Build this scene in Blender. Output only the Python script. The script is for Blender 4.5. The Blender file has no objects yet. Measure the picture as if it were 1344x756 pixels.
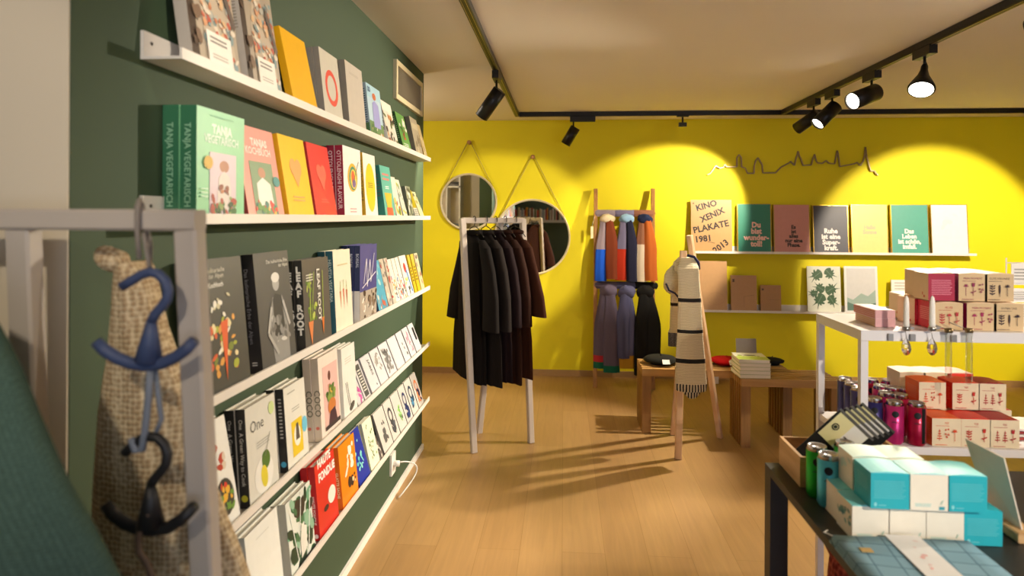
import bpy, math, random
from mathutils import Vector, Matrix

sc = bpy.context.scene
col = sc.collection
PI = math.pi

# ------------------------------------------------------------------ camera
F = 840.0; YAW = 0.0808; ROLL = 0.005; HC = 1.5; CX = 672.0; CY = 284.66
cam_d = bpy.data.cameras.new('camera')
cam = bpy.data.objects.new('camera', cam_d); col.objects.link(cam)
cam_d.sensor_width = 36.0; cam_d.lens = F * 36.0 / 1344.0
cam_d.shift_y = (CY - 378.0) / 1344.0
cam_d.clip_start = 0.05
cam.matrix_world = Matrix.Translation((0, 0, HC)) @ Matrix.Rotation(YAW, 4, 'Z') @ Matrix.Rotation(PI / 2, 4, 'X') @ Matrix.Rotation(ROLL, 4, 'Z')
cam_d.dof.use_dof = True; cam_d.dof.focus_distance = 3.3; cam_d.dof.aperture_fstop = 2.6
sc.camera = cam

# ------------------------------------------------------------------ colour management and world
sc.view_settings.view_transform = 'Standard'; sc.view_settings.look = 'None'
sc.view_settings.exposure = 0.8; sc.view_settings.gamma = 1.0
sc.view_settings.use_curve_mapping = False
w = bpy.data.worlds.new('world'); sc.world = w; w.use_nodes = True
w.node_tree.nodes['Background'].inputs[0].default_value = (0.55, 0.68, 1.0, 1)
w.node_tree.nodes['Background'].inputs[1].default_value = 1.2

WARM = (1.0, 0.87, 0.68)
SPOT = dict(k=1.0)
def spot(name, loc, target, power, deg, blend=0.35, colr=WARM, size=0.03, parent=None):
    d = bpy.data.lights.new(name, 'SPOT'); d.energy = power * SPOT['k']; d.spot_size = math.radians(deg)
    d.spot_blend = blend; d.color = colr; d.shadow_soft_size = size
    o = bpy.data.objects.new(name, d); col.objects.link(o)
    o.location = loc
    v = Vector(target) - Vector(loc)
    o.rotation_euler = v.to_track_quat('-Z', 'Y').to_euler()
    return o
# daylight through the shop window behind the photographer
wl = bpy.data.lights.new('window_daylight', 'AREA'); wl.shape = 'RECTANGLE'; wl.size = 3.0; wl.size_y = 1.8
wl.energy = 24; wl.color = (0.86, 0.92, 1.0)
wlo = bpy.data.objects.new('window_daylight', wl); col.objects.link(wlo)
wlo.location = (1.9, -3.35, 1.4); wlo.rotation_euler = (PI / 2, 0, 0)

# ------------------------------------------------------------------ pixel to place helpers
cz, sz_ = math.cos(YAW), math.sin(YAW)
def slopes(px, py):
    a = (px - CX) / F; b = -(py - CY) / F
    cr, sr = math.cos(ROLL), math.sin(ROLL)
    a2 = a * cr - b * sr; b2 = a * sr + b * cr
    fy = cz + a2 * sz_
    return ((-sz_ + a2 * cz) / fy, b2 / fy)
def at(px, py, Y):
    s = slopes(px, py); return Vector((s[0] * Y, Y, HC + s[1] * Y))
def onz(px, py, z):
    s = slopes(px, py); return at(px, py, (z - HC) / s[1])
def onx(px, py, X):
    s = slopes(px, py); return at(px, py, X / s[0])

# ------------------------------------------------------------------ materials
def lin(h):
    h = h.lstrip('#'); o = []
    for i in (0, 2, 4):
        c = int(h[i:i + 2], 16) / 255.0
        o.append(c / 12.92 if c <= 0.04045 else ((c + 0.055) / 1.055) ** 2.4)
    return (o[0], o[1], o[2], 1)
_mc = {}
def M(h, rough=0.55, metal=0.0, var=0.06, scale=30.0, bump=0.0, bscale=60.0):
    key = (h, rough, metal, var, scale, bump, bscale)
    if key in _mc: return _mc[key]
    m = bpy.data.materials.new('paint_' + h.lstrip('#')); m.use_nodes = True
    nt = m.node_tree; b = nt.nodes['Principled BSDF']
    b.inputs['Roughness'].default_value = rough; b.inputs['Metallic'].default_value = metal
    c = lin(h); b.inputs['Base Color'].default_value = c
    if var or bump:
        tc = nt.nodes.new('ShaderNodeTexCoord')
    if var:
        n = nt.nodes.new('ShaderNodeTexNoise'); n.inputs['Scale'].default_value = scale; n.inputs['Detail'].default_value = 3
        nt.links.new(tc.outputs['Object'], n.inputs['Vector'])
        r = nt.nodes.new('ShaderNodeMapRange'); r.inputs[3].default_value = 1 - var; r.inputs[4].default_value = 1 + var
        nt.links.new(n.outputs['Fac'], r.inputs[0])
        mx = nt.nodes.new('ShaderNodeVectorMath'); mx.operation = 'SCALE'
        mx.inputs[0].default_value = c[:3]
        nt.links.new(r.outputs[0], mx.inputs['Scale']); nt.links.new(mx.outputs[0], b.inputs['Base Color'])
    if bump:
        n2 = nt.nodes.new('ShaderNodeTexNoise'); n2.inputs['Scale'].default_value = bscale; n2.inputs['Detail'].default_value = 4
        nt.links.new(tc.outputs['Object'], n2.inputs['Vector'])
        bp = nt.nodes.new('ShaderNodeBump'); bp.inputs['Strength'].default_value = bump; bp.inputs['Distance'].default_value = 0.01
        nt.links.new(n2.outputs['Fac'], bp.inputs['Height']); nt.links.new(bp.outputs[0], b.inputs['Normal'])
    _mc[key] = m; return m
def wood(h1, h2, axis='X', scale=6.0, rough=0.5):
    key = ('wood', h1, h2, axis, scale)
    if key in _mc: return _mc[key]
    m = bpy.data.materials.new('wood'); m.use_nodes = True; nt = m.node_tree; b = nt.nodes['Principled BSDF']
    b.inputs['Roughness'].default_value = rough
    tc = nt.nodes.new('ShaderNodeTexCoord'); mp = nt.nodes.new('ShaderNodeMapping')
    s = [scale * 6] * 3; s['XYZ'.index(axis)] = scale * 0.5
    mp.inputs['Scale'].default_value = s
    n = nt.nodes.new('ShaderNodeTexNoise'); n.inputs['Scale'].default_value = 1.5; n.inputs['Detail'].default_value = 5; n.inputs['Distortion'].default_value = 0.6
    cr = nt.nodes.new('ShaderNodeValToRGB'); cr.color_ramp.elements[0].position = 0.3; cr.color_ramp.elements[1].position = 0.7
    cr.color_ramp.elements[0].color = lin(h1); cr.color_ramp.elements[1].color = lin(h2)
    nt.links.new(tc.outputs['Object'], mp.inputs[0]); nt.links.new(mp.outputs[0], n.inputs['Vector'])
    nt.links.new(n.outputs['Fac'], cr.inputs[0]); nt.links.new(cr.outputs[0], b.inputs['Base Color'])
    _mc[key] = m; return m
def knit(h1, h2, s=90.0, bump=0.6, rough=0.9, ratio=0.5):
    key = ('knit', h1, h2, s)
    if key in _mc: return _mc[key]
    m = bpy.data.materials.new('knit'); m.use_nodes = True; nt = m.node_tree; b = nt.nodes['Principled BSDF']
    b.inputs['Roughness'].default_value = rough; b.inputs['Specular IOR Level'].default_value = 0.15
    tc = nt.nodes.new('ShaderNodeTexCoord')
    v = nt.nodes.new('ShaderNodeTexVoronoi'); v.inputs['Scale'].default_value = s; v.inputs['Randomness'].default_value = 0.35
    cr = nt.nodes.new('ShaderNodeValToRGB'); cr.color_ramp.elements[0].color = lin(h1); cr.color_ramp.elements[1].color = lin(h2)
    cr.color_ramp.elements[0].position = ratio * 0.6; cr.color_ramp.elements[1].position = min(1, ratio + 0.3)
    bp = nt.nodes.new('ShaderNodeBump'); bp.inputs['Strength'].default_value = bump; bp.inputs['Distance'].default_value = 0.01; bp.invert = True
    nt.links.new(tc.outputs['Object'], v.inputs['Vector']); nt.links.new(v.outputs['Distance'], cr.inputs[0])
    nt.links.new(cr.outputs[0], b.inputs['Base Color']); nt.links.new(v.outputs['Distance'], bp.inputs['Height']); nt.links.new(bp.outputs[0], b.inputs['Normal'])
    _mc[key] = m; return m
def glow(h, s):
    key = ('glow', h, s)
    if key in _mc: return _mc[key]
    m = bpy.data.materials.new('lamp_glow'); m.use_nodes = True; b = m.node_tree.nodes['Principled BSDF']
    b.inputs['Base Color'].default_value = lin(h); b.inputs['Emission Color'].default_value = lin(h); b.inputs['Emission Strength'].default_value = s
    _mc[key] = m; return m
def thin_glass():
    m = bpy.data.materials.new('thin_glass'); m.use_nodes = True; nt = m.node_tree; out = nt.nodes['Material Output']; nt.nodes.remove(nt.nodes['Principled BSDF'])
    t = nt.nodes.new('ShaderNodeBsdfTransparent'); t.inputs[0].default_value = (.93, .95, .95, 1); g = nt.nodes.new('ShaderNodeBsdfGlossy'); g.inputs['Roughness'].default_value = .03
    lw = nt.nodes.new('ShaderNodeLayerWeight'); lw.inputs[0].default_value = .25; mx = nt.nodes.new('ShaderNodeMixShader'); mm = nt.nodes.new('ShaderNodeMath'); mm.operation = 'MULTIPLY'; mm.inputs[1].default_value = .5
    nt.links.new(lw.outputs['Facing'], mm.inputs[0]); nt.links.new(mm.outputs[0], mx.inputs[0]); nt.links.new(t.outputs[0], mx.inputs[1]); nt.links.new(g.outputs[0], mx.inputs[2]); nt.links.new(mx.outputs[0], out.inputs[0]); return m
def glassm(rough=0.0, h='ffffff'):
    key = ('glass', rough, h)
    if key in _mc: return _mc[key]
    m = bpy.data.materials.new('clear_glass'); m.use_nodes = True; b = m.node_tree.nodes['Principled BSDF']
    b.inputs['Base Color'].default_value = lin(h); b.inputs['Transmission Weight'].default_value = 1.0; b.inputs['Roughness'].default_value = rough; b.inputs['IOR'].default_value = 1.45
    _mc[key] = m; return m
WHITE = M('ece8e2', 0.4, var=0.02); CREAM = M('efe6cf', 0.6, var=0.03); BLACK = M('141312', 0.55, var=0.03)
METAL = M('c8c8c8', 0.25, 1.0, var=0.03); BRASS = M('c9a24a', 0.3, 1.0, var=0.03); PAGES = M('efe9dc', 0.8, var=0.05, scale=200)

# ------------------------------------------------------------------ mesh builder
_tc = {}
def text_mesh(s, bold, align):
    k = (s, bold, align)
    if k in _tc: return _tc[k]
    cu = bpy.data.curves.new('t', 'FONT'); cu.body = s; cu.resolution_u = 2; cu.offset = bold
    cu.align_x = align; cu.space_line = 0.85
    ob = bpy.data.objects.new('t', cu)
    me = bpy.data.meshes.new_from_object(ob)
    d = ([v.co[:2] for v in me.vertices], [tuple(p.vertices) for p in me.polygons])
    bpy.data.objects.remove(ob); bpy.data.curves.remove(cu); bpy.data.meshes.remove(me)
    _tc[k] = d; return d
class MB:
    def __init__(s): s.v = []; s.f = []; s.m = []; s.mats = []; s.sm = []
    def mi(s, m):
        if m not in s.mats: s.mats.append(m)
        return s.mats.index(m)
    def add(s, vs, fs, m, smooth=False, T=None):
        o = len(s.v); k = s.mi(m)
        for p in vs:
            p = Vector(p); s.v.append(T @ p if T is not None else p)
        for f in fs: s.f.append([o + i for i in f]); s.m.append(k); s.sm.append(smooth)
        return s
    def box(s, a, b, m, T=None):
        x0, y0, z0 = a; x1, y1, z1 = b
        vs = [(x0,y0,z0),(x1,y0,z0),(x1,y1,z0),(x0,y1,z0),(x0,y0,z1),(x1,y0,z1),(x1,y1,z1),(x0,y1,z1)]
        return s.add(vs, [(0,3,2,1),(4,5,6,7),(0,1,5,4),(1,2,6,5),(2,3,7,6),(3,0,4,7)], m, T=T)
    def beam(s, p, q, w, d, m, up=(0, 0, 1)):
        p = Vector(p); q = Vector(q); z = (q - p); L = z.length; z.normalize()
        u = Vector(up)
        if abs(z.dot(u)) > 0.98: u = Vector((0, 1, 0))
        x = u.cross(z).normalized(); y = z.cross(x)
        T = Matrix((( x.x, y.x, z.x, p.x), (x.y, y.y, z.y, p.y), (x.z, y.z, z.z, p.z), (0, 0, 0, 1)))
        c = min(w, d) * 0.12; W = w / 2; D = d / 2
        ring = [(-W+c,-D),(W-c,-D),(W,-D+c),(W,D-c),(W-c,D),(-W+c,D),(-W,D-c),(-W,-D+c)]
        vs = [(a, b, 0) for a, b in ring] + [(a, b, L) for a, b in ring]
        fs = [tuple(range(7, -1, -1)), tuple(range(8, 16))] + [(i, (i+1) % 8, 8+(i+1) % 8, 8+i) for i in range(8)]
        return s.add(vs, fs, m, T=T)
    def tube(s, pts, r, m, n=8, closed=False, caps=True):
        pts = [Vector(p) for p in pts]; N = len(pts)
        rr = r if isinstance(r, (list, tuple)) else [r] * N
        vs = []; prev = None
        for i, p in enumerate(pts):
            a = pts[(i-1) % N] if (closed or i > 0) else p
            b = pts[(i+1) % N] if (closed or i < N-1) else p
            t = (b - a).normalized()
            if prev is None:
                u = Vector((0, 0, 1)) if abs(t.z) < 0.9 else Vector((1, 0, 0))
                x = t.cross(u).normalized()
            else:
                x = (prev - t * prev.dot(t)).normalized()
            prev = x; y = t.cross(x)
            for k in range(n):
                g = 2 * PI * k / n; vs.append(p + (x * math.cos(g) + y * math.sin(g)) * rr[i])
        fs = []
        for i in range(N if closed else N-1):
            j = (i+1) % N
            for k in range(n): fs.append((i*n+k, i*n+(k+1) % n, j*n+(k+1) % n, j*n+k))
        if caps and not closed: fs += [tuple(range(n-1, -1, -1)), tuple(range((N-1)*n, N*n))]
        return s.add(vs, fs, m, True)
    def lathe(s, prof, m, n=24, T=None, smooth=True, caps=True):
        vs = []; fs = []
        for r, z in prof:
            for k in range(n):
                g = 2*PI*k/n; vs.append((r*math.cos(g), r*math.sin(g), z))
        for i in range(len(prof)-1):
            for k in range(n): fs.append((i*n+k, i*n+(k+1) % n, (i+1)*n+(k+1) % n, (i+1)*n+k))
        if caps and prof[0][0] > 1e-5: fs.append(tuple(range(n-1, -1, -1)))
        if caps and prof[-1][0] > 1e-5: fs.append(tuple(range((len(prof)-1)*n, len(prof)*n)))
        return s.add(vs, fs, m, smooth, T)
    def ell(s, c, r, m, n=14, T=None, bumpy=0.0, seed=0):
        rnd = random.Random(seed); vs = []; fs = []; R = n // 2
        ph = [rnd.uniform(0, 6) for _ in range(4)]
        for i in range(R+1):
            a = -PI/2 + PI*i/R
            for k in range(n):
                g = 2*PI*k/n
                q = 1 + bumpy*(math.sin(3*g+ph[0])*math.cos(2*a+ph[1]) + 0.6*math.sin(5*g+ph[2]+4*a))
                vs.append((c[0]+r[0]*q*math.cos(a)*math.cos(g), c[1]+r[1]*q*math.cos(a)*math.sin(g), c[2]+r[2]*q*math.sin(a)))
        for i in range(R):
            for k in range(n): fs.append((i*n+k, i*n+(k+1) % n, (i+1)*n+(k+1) % n, (i+1)*n+k))
        return s.add(vs, fs, m, True, T)
    def loft(s, rings, mats, n=40, folds=5, phase=0.0, cap=True, T=None, seed=1):
        # rings: (x, y, z, rx, ry, amp, rot); mats: one material or a list, one per band
        rnd = random.Random(seed); ph = [rnd.uniform(0, 6.28) for _ in range(3)]
        vs = []
        for (x, y, z, rx, ry, amp, rot) in rings:
            for k in range(n):
                g = 2*PI*k/n
                q = 1 + amp*(math.sin(folds*g+phase+ph[0]) + 0.5*math.sin((folds*2+1)*g+ph[1]+z*2) + 0.3*math.sin((folds+3)*g+ph[2]-z*3))
                a = rx*q*math.cos(g); b = ry*q*math.sin(g)
                vs.append((x + a*math.cos(rot) - b*math.sin(rot), y + a*math.sin(rot) + b*math.cos(rot), z))
        for i in range(len(rings)-1):
            m = mats[i] if isinstance(mats, list) else mats
            pts = vs[i*n:(i+2)*n]
            s.add(pts, [(k, (k+1) % n, n+(k+1) % n, n+k) for k in range(n)], m, True, T)
        if cap:
            m0 = mats[0] if isinstance(mats, list) else mats; m1 = mats[-1] if isinstance(mats, list) else mats
            s.add(vs[:n], [tuple(range(n-1, -1, -1))], m0, False, T); s.add(vs[-n:], [tuple(range(n))], m1, False, T)
        return s
    def art(s, o, U, V, w, h, spec, lift=0.0006):
        # surface print on a face: o corner, U right, V up, u and v run 0..1
        o = Vector(o); U = Vector(U); V = Vector(V); N = U.cross(V); z = 0.0003
        def P(u, v, zz): return o + U*(u*w) + V*(v*h) + N*zz
        for it in spec:
            k = it[0]; z += 0.00025
            if k == 'r':
                _, u0, v0, u1, v1, c = it; s.add([P(u0,v0,z),P(u1,v0,z),P(u1,v1,z),P(u0,v1,z)], [(0,1,2,3)], M(c, 0.45))
            elif k == 'e':
                _, cu, cv, ru, rv, c = it[:6]; an = it[6] if len(it) > 6 else 0; n = 18; pts = []
                for i in range(n):
                    g = 2*PI*i/n; a = ru*w*math.cos(g); b = rv*h*math.sin(g)
                    pts.append(o + U*(cu*w + a*math.cos(an) - b*math.sin(an)) + V*(cv*h + a*math.sin(an) + b*math.cos(an)) + N*z)
                s.add(pts, [tuple(range(n))], M(c, 0.45))
            elif k == 'p':
                s.add([P(u, v, z) for u, v in it[1]], [tuple(range(len(it[1])))], M(it[2], 0.45))
            elif k == 'ring':
                _, cu, cv, ru, rv, th, c = it; n = 24; a1 = []; 
                for i in range(n):
                    g = 2*PI*i/n
                    a1.append(P(cu+ru*math.cos(g), cv+rv*math.sin(g), z)); a1.append(P(cu+ru*(1-th)*math.cos(g), cv+rv*(1-th)*math.sin(g), z))
                s.add(a1, [(2*i, 2*((i+1) % n), 2*((i+1) % n)+1, 2*i+1) for i in range(n)], M(c, 0.45))
            elif k == 'l':   # line u0 v0 u1 v1 width(m) colour
                _, u0, v0, u1, v1, lw, c = it
                a = P(u0,v0,z); b = P(u1,v1,z); d = (b-a)
                if d.length < 1e-6: continue
                q = N.cross(d.normalized())*lw/2
                s.add([a-q, b-q, b+q, a+q], [(0,1,2,3)], M(c, 0.45))
            elif k == 'b':   # loose blobs u0 v0 u1 v1 n colours size seed
                _, u0, v0, u1, v1, n, cs, sz, sd = it; rnd = random.Random(sd)
                for i in range(n):
                    z += 0.00003
                    cu = rnd.uniform(u0, u1); cv = rnd.uniform(v0, v1); a = rnd.uniform(.5, 1.2)*sz; b = rnd.uniform(.3, 1)*sz; an = rnd.uniform(0, PI)
                    a = min(a, (min(cu-u0, u1-cu)+.02)*w*1.5+.002); pts = []
                    for j in range(7):
                        g = 2*PI*j/7; rr = rnd.uniform(.75, 1.1)
                        x = a*rr*math.cos(g); y = b*rr*math.sin(g)
                        pts.append(o + U*(cu*w+x*math.cos(an)-y*math.sin(an)) + V*(cv*h+x*math.sin(an)+y*math.cos(an)) + N*z)
                    s.add(pts, [tuple(range(7))], M(rnd.choice(cs), 0.45))
            elif k == 't':   # text u v size(m) colour [rot align bold]
                _, txt, u, v, sz, c = it[:6]; op = it[6] if len(it) > 6 else {}
                vs, fs = text_mesh(txt, op.get('bold', 0.0), op.get('align', 'CENTER'))
                an = op.get('rot', 0); ca, sa = math.cos(an), math.sin(an); sx = op.get('sx', 1.0)
                pts = []
                for x, y in vs:
                    x *= sz*sx; y *= sz
                    pts.append(o + U*(u*w + x*ca - y*sa) + V*(v*h + x*sa + y*ca) + N*z)
                s.add(pts, fs, M(c, 0.5))
            elif k == 'lines':  # rows of tiny print u0 v0 u1 v1 n colour
                _, u0, v0, u1, v1, n, c = it; rnd = random.Random(n)
                for i in range(n):
                    vv = v1 - (v1-v0)*(i+.5)/n; ue = u1 - rnd.uniform(0, .12)*(u1-u0); hh = (v1-v0)/n*.22
                    s.add([P(u0,vv-hh,z),P(ue,vv-hh,z),P(ue,vv+hh,z),P(u0,vv+hh,z)], [(0,1,2,3)], M(c, 0.5))
        return s
    def build(s, name, parent=None, mat=None, label=None):
        me = bpy.data.meshes.new(name); me.from_pydata([tuple(v) for v in s.v], [], s.f)
        for m in s.mats: me.materials.append(m)
        me.polygons.foreach_set('material_index', s.m); me.polygons.foreach_set('use_smooth', s.sm)
        me.update()
        o = bpy.data.objects.new(name, me); col.objects.link(o)
        if parent is not None: o.parent = parent
        if mat is not None: o.matrix_world = mat
        if label: o['label'] = label
        return o
def tag(o, label, cat, group=None, kind=None):
    o['label'] = label; o['category'] = cat
    if group: o['group'] = group
    if kind: o['kind'] = kind
    return o
def empty(name, loc, label, cat, group=None, rz=0.0):
    o = bpy.data.objects.new(name, None); col.objects.link(o); o.location = loc; o.rotation_euler = (0, 0, rz)
    o.empty_display_size = 0.05
    return tag(o, label, cat, group)
def struct(mb, name):
    o = mb.build(name); o['kind'] = 'structure'; return o
def lbuild(mb, name, root, label=None):   # build world-space mesh as a child of a root at its location
    o = mb.build(name); o.parent = root
    o.matrix_parent_inverse = (Matrix.Translation(root.location) @ root.rotation_euler.to_matrix().to_4x4()).inverted()
    if label: o['label'] = label
    return o

# ------------------------------------------------------------------ room
H = 2.42; WX = -0.906; WY0 = 1.109; WY1 = 4.07; BY = 6.08; RX = 4.2; LX = -2.9; NY = -3.5
def floor_mat():
    m = bpy.data.materials.new('oak_floor'); m.use_nodes = True; nt = m.node_tree; b = nt.nodes['Principled BSDF']
    tc = nt.nodes.new('ShaderNodeTexCoord'); mp = nt.nodes.new('ShaderNodeMapping'); mp.inputs['Rotation'].default_value = (0, 0, PI/2)
    br = nt.nodes.new('ShaderNodeTexBrick'); br.inputs['Scale'].default_value = 1.0; br.inputs['Brick Width'].default_value = 2.1; br.inputs['Row Height'].default_value = 0.19
    br.inputs['Mortar Size'].default_value = 0.0012; br.inputs['Color1'].default_value = lin('b08b5b'); br.inputs['Color2'].default_value = lin('a78253'); br.inputs['Mortar'].default_value = lin('94703f')
    br.offset = 0.37
    mp2 = nt.nodes.new('ShaderNodeMapping'); mp2.inputs['Scale'].default_value = (38, 2.2, 1)
    n = nt.nodes.new('ShaderNodeTexNoise'); n.inputs['Scale'].default_value = 1.0; n.inputs['Detail'].default_value = 6; n.inputs['Distortion'].default_value = 1.2
    r = nt.nodes.new('ShaderNodeMapRange'); r.inputs[3].default_value = 0.82; r.inputs[4].default_value = 1.15
    mx = nt.nodes.new('ShaderNodeVectorMath'); mx.operation = 'SCALE'
    L = nt.links.new
    L(tc.outputs['Object'], mp.inputs[0]); L(mp.outputs[0], br.inputs['Vector']); L(tc.outputs['Object'], mp2.inputs[0]); L(mp2.outputs[0], n.inputs['Vector'])
    L(n.outputs['Fac'], r.inputs[0]); L(br.outputs['Color'], mx.inputs[0]); L(r.outputs[0], mx.inputs['Scale']); L(mx.outputs[0], b.inputs['Base Color'])
    b.inputs['Roughness'].default_value = 0.42
    return m
YELLOW = M('e4d400', 0.7, var=0.015, scale=3, bump=0.03, bscale=250); GREEN = M('394c34', 0.75, var=0.03, scale=4, bump=0.04, bscale=250)
PLASTER = M('d9cdb8', 0.8, var=0.02, scale=3); CEIL = M('eae1d4', 0.85, var=0.015, scale=2)
struct(MB().box((LX-.1, NY-.1, -.1), (RX+.1, BY+.1, 0), floor_mat()), 'floor')
struct(MB().box((LX-.1, NY-.1, H), (RX+.1, BY+.1, H+.1), CEIL), 'ceiling')
struct(MB().box((LX-.1, BY, 0), (RX+.1, BY+.1, H), YELLOW), 'wall_back')
struct(MB().box((RX, NY, 0), (RX+.1, BY, H), PLASTER), 'wall_right')
struct(MB().box((LX-.1, NY, 0), (LX, BY, H), PLASTER), 'wall_far_left')
struct(MB().box((WX-.16, WY0, 0), (WX, WY1, H), GREEN), 'wall_left')
struct(MB().box((LX, WY0, 0), (WX-.16, WY0+.12, H), PLASTER).box((WX-.16, WY0-.004, 0), (WX-.002, WY0, H), PLASTER), 'wall_front_left')
struct(MB().box((LX, 3.0, 0), (WX-.16, 3.12, H), PLASTER), 'wall_passage')
struct(MB().box((LX, NY-.1, 0), (.4, NY, H), M('56634a', .8)).box((3.4, NY-.1, 0), (RX, NY, H), PLASTER).box((.4, NY-.1, 0), (3.4, NY, .5), PLASTER).box((.4, NY-.1, 2.3), (3.4, NY, H), PLASTER), 'wall_near')
wf = MB()
for x in (.4, 1.38, 2.36, 3.36): wf.box((x, NY-.08, .5), (x+.05, NY-.02, 2.3), M('4a4a4a', .5))
wf.box((.4, NY-.08, .5), (3.4, NY-.02, .55), M('4a4a4a', .5)).box((.4, NY-.08, 2.25), (3.4, NY-.02, 2.3), M('4a4a4a', .5))
struct(wf, 'window_1')
OAKTRIM = M('a8834f', .5, var=.1)
struct(MB().box((LX, BY-.014, 0), (RX, BY, .055), OAKTRIM), 'baseboard_back')
struct(MB().box((WX, WY0, 0), (WX+.012, WY1, .035), WHITE), 'baseboard_left')
struct(MB().box((WX-.17, WY1, 0), (WX, WY1+.01, .035), M('6d5b2c', .6)), 'baseboard_end')

# ventilation grille high on the green wall
a = onx(516, 80, WX); b2 = onx(551, 108, WX)
vy0, vy1, vz0, vz1 = a.y, b2.y, 2.125, 2.335
g = MB(); fr = .028
FRM = M('d8c9a4', .5)
g.box((WX, vy0, vz0), (WX+.02, vy1, vz0+fr), FRM).box((WX, vy0, vz1-fr), (WX+.02, vy1, vz1), FRM).box((WX, vy0, vz0+fr), (WX+.02, vy0+fr, vz1-fr), FRM).box((WX, vy1-fr, vz0+fr), (WX+.02, vy1, vz1-fr), FRM)
vr = empty('ventilation_grille', (WX, (vy0+vy1)/2, vz0), 'cream framed air vent high on the green wall just under the ceiling', 'vent')
lbuild(g, 'frame', vr)
g = MB(); g.box((WX+.001, vy0+fr, vz0+fr), (WX+.004, vy1-fr, vz1-fr), M('6f6552', .7))
k = int((vy1-vy0)/.02)
for i in range(k):
    y = vy0+fr+(vy1-vy0-2*fr)*(i+.5)/k; g.box((WX+.004, y-.003, vz0+fr), (WX+.013, y+.003, vz1-fr), M('9c917b', .5))
lbuild(g, 'louvre', vr)

# ------------------------------------------------------------------ wall ledges (picture ledges) on the green wall
LD = .094; FX = WX + LD; BX = FX - .012; LY0 = 1.302; LY1 = 3.86
LEDGE_Z = [1.834, 1.480, 1.054, 0.712, 0.376]
names5 = ['topmost', 'second from the top', 'middle', 'fourth from the top', 'lowest']
LM = M('e9e2da', .4, var=.01)
for i, z in enumerate(LEDGE_Z):
    g = MB(); g.box((WX, LY0, z), (WX+.008, LY1, z+.062), LM).box((WX+.008, LY0, z), (FX-.006, LY1, z+.006), LM).box((FX-.006, LY0, z), (FX, LY1, z+.024), LM)
    r = tag(g.build('picture_ledge'), 'long white metal picture ledge on the green wall, the %s one' % names5[i], 'shelf', 'white ledges on the green wall')
    for y in (LY0+.025, 2.6, LY1-.03):
        s = MB(); s.lathe([(0.004, 0), (.004, .0015), (0, .002)], M('77706a', .4, 1), 10, T=Matrix.Translation((WX+.008, y, z+.04)) @ Matrix.Rotation(PI/2, 4, 'Y'))
        s.build('screw', r)

# ------------------------------------------------------------------ books
def book_mesh(w_, h_, t_, cover, spine, art, spineart, hard):
    g = MB(); b = .0025 if hard else .0008
    g.box((0, 0, 0), (w_, b, h_), M(cover, .38)); g.box((0, t_-b, 0), (w_, t_, h_), M(cover, .38)); 
    g.box((0, b, 0), (b, t_-b, h_), M(spine, .42))
    g.add([(-.0003, 0, 0), (-.0003, t_, 0), (-.0003, t_, h_), (-.0003, 0, h_)], [(0, 3, 2, 1)][::1], M(spine, .42))
    if art: g.art((0, 0, 0), (1, 0, 0), (0, 0, 1), w_, h_, art)
    if spineart: g.art((-.0003, t_, 0), (0, -1, 0), (0, 0, 1), t_, h_, spineart)
    i = .004 if hard else .0006
    p = MB().box((b, b+.0002, i), (w_-i, t_-b-.0002, h_-i), PAGES)
    return g, p
GROUPS = ['books on the topmost green-wall ledge', 'books on the second green-wall ledge', 'books on the middle green-wall ledge', 'books on the fourth green-wall ledge', 'books on the lowest green-wall ledge']
def B(sh, xl, xr, h_, t_, n, cover, spine, art, sart, label, name='cookbook', hard=True, lean=None, w=None):
    z = LEDGE_Z[sh] + .0065
    y0 = onx(xl, 300, BX).y; y1 = onx(xr, 300, BX).y
    w_ = w or (y1 - y0 - .002)
    T = n*t_ + (n-1)*.0015
    sn = min(.5, max(0, (abs(WX+.009-BX) - T) / h_)) if lean is None else lean
    if lean is None: sn = min(sn, .42)
    c = math.sqrt(1-sn*sn)
    base = Vector((BX - .001, y0, z + T*sn + .0005))
    for k in range(n):
        off = k*(t_+.0015)
        # columns: U=+Y, into wall, up
        R = Matrix(((0, -c, -sn, 0), (1, 0, 0, 0), (0, -sn, c, 0), (0, 0, 0, 1)))
        d = Vector((-c, 0, -sn))*off
        dy = -.004*k if k else 0
        mw = Matrix.Translation(base + d + Vector((0, dy, 0))) @ R
        g, p = book_mesh(w_, h_, t_, cover, spine, art if k == 0 else None, sart, hard)
        o = g.build(name, None, mw)
        p.build('pages', o)
        lab = label if n == 1 else (('front copy of the ' + label) if k == 0 else (('copy tucked right behind the front ' if (k == 1) else 'rearmost copy behind the ') + label))
        tag(o, lab, 'book', GROUPS[sh])
V90 = -PI/2
def st(txt, sz, c, v=.92, u=.5, bold=.01, sx=1.0):   # spine text running down
    return ('t', txt, u-.18, v, sz, c, dict(rot=V90, align='LEFT', bold=bold, sx=sx))
C = dict(align='CENTER'); CB = dict(bold=.05); LB = dict(align='LEFT', bold=.015)
dress = [('r',0,0,1,1,'b3a592'), ('r',.0,.0,.14,1,'47392f'), ('e',.5,.96,.1,.05,'c99b7d'), ('p',[(.3,0),(.95,0),(.85,.55),(.62,.9),(.4,.9),(.26,.6)],'c4b49f'),
         ('b',.28,.02,.92,.88,110,['d9a27c','c9815e','b9b7ad','8ba0a3','e3d7c5','c25f4a','e0b98e'],.014,5), ('b',.0,.1,.2,.9,8,['5e4a3b','7a6250'],.02,8), ('p',[(.75,.85),(.98,.45),(.92,.4),(.7,.75)],'6d6058'),
         ('r',.28,.03,.8,.3,'f5efe6'), ('lines',.34,.2,.74,.27,2,'8a8580'), ('lines',.36,.08,.72,.13,2,'c0bab2')]
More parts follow.
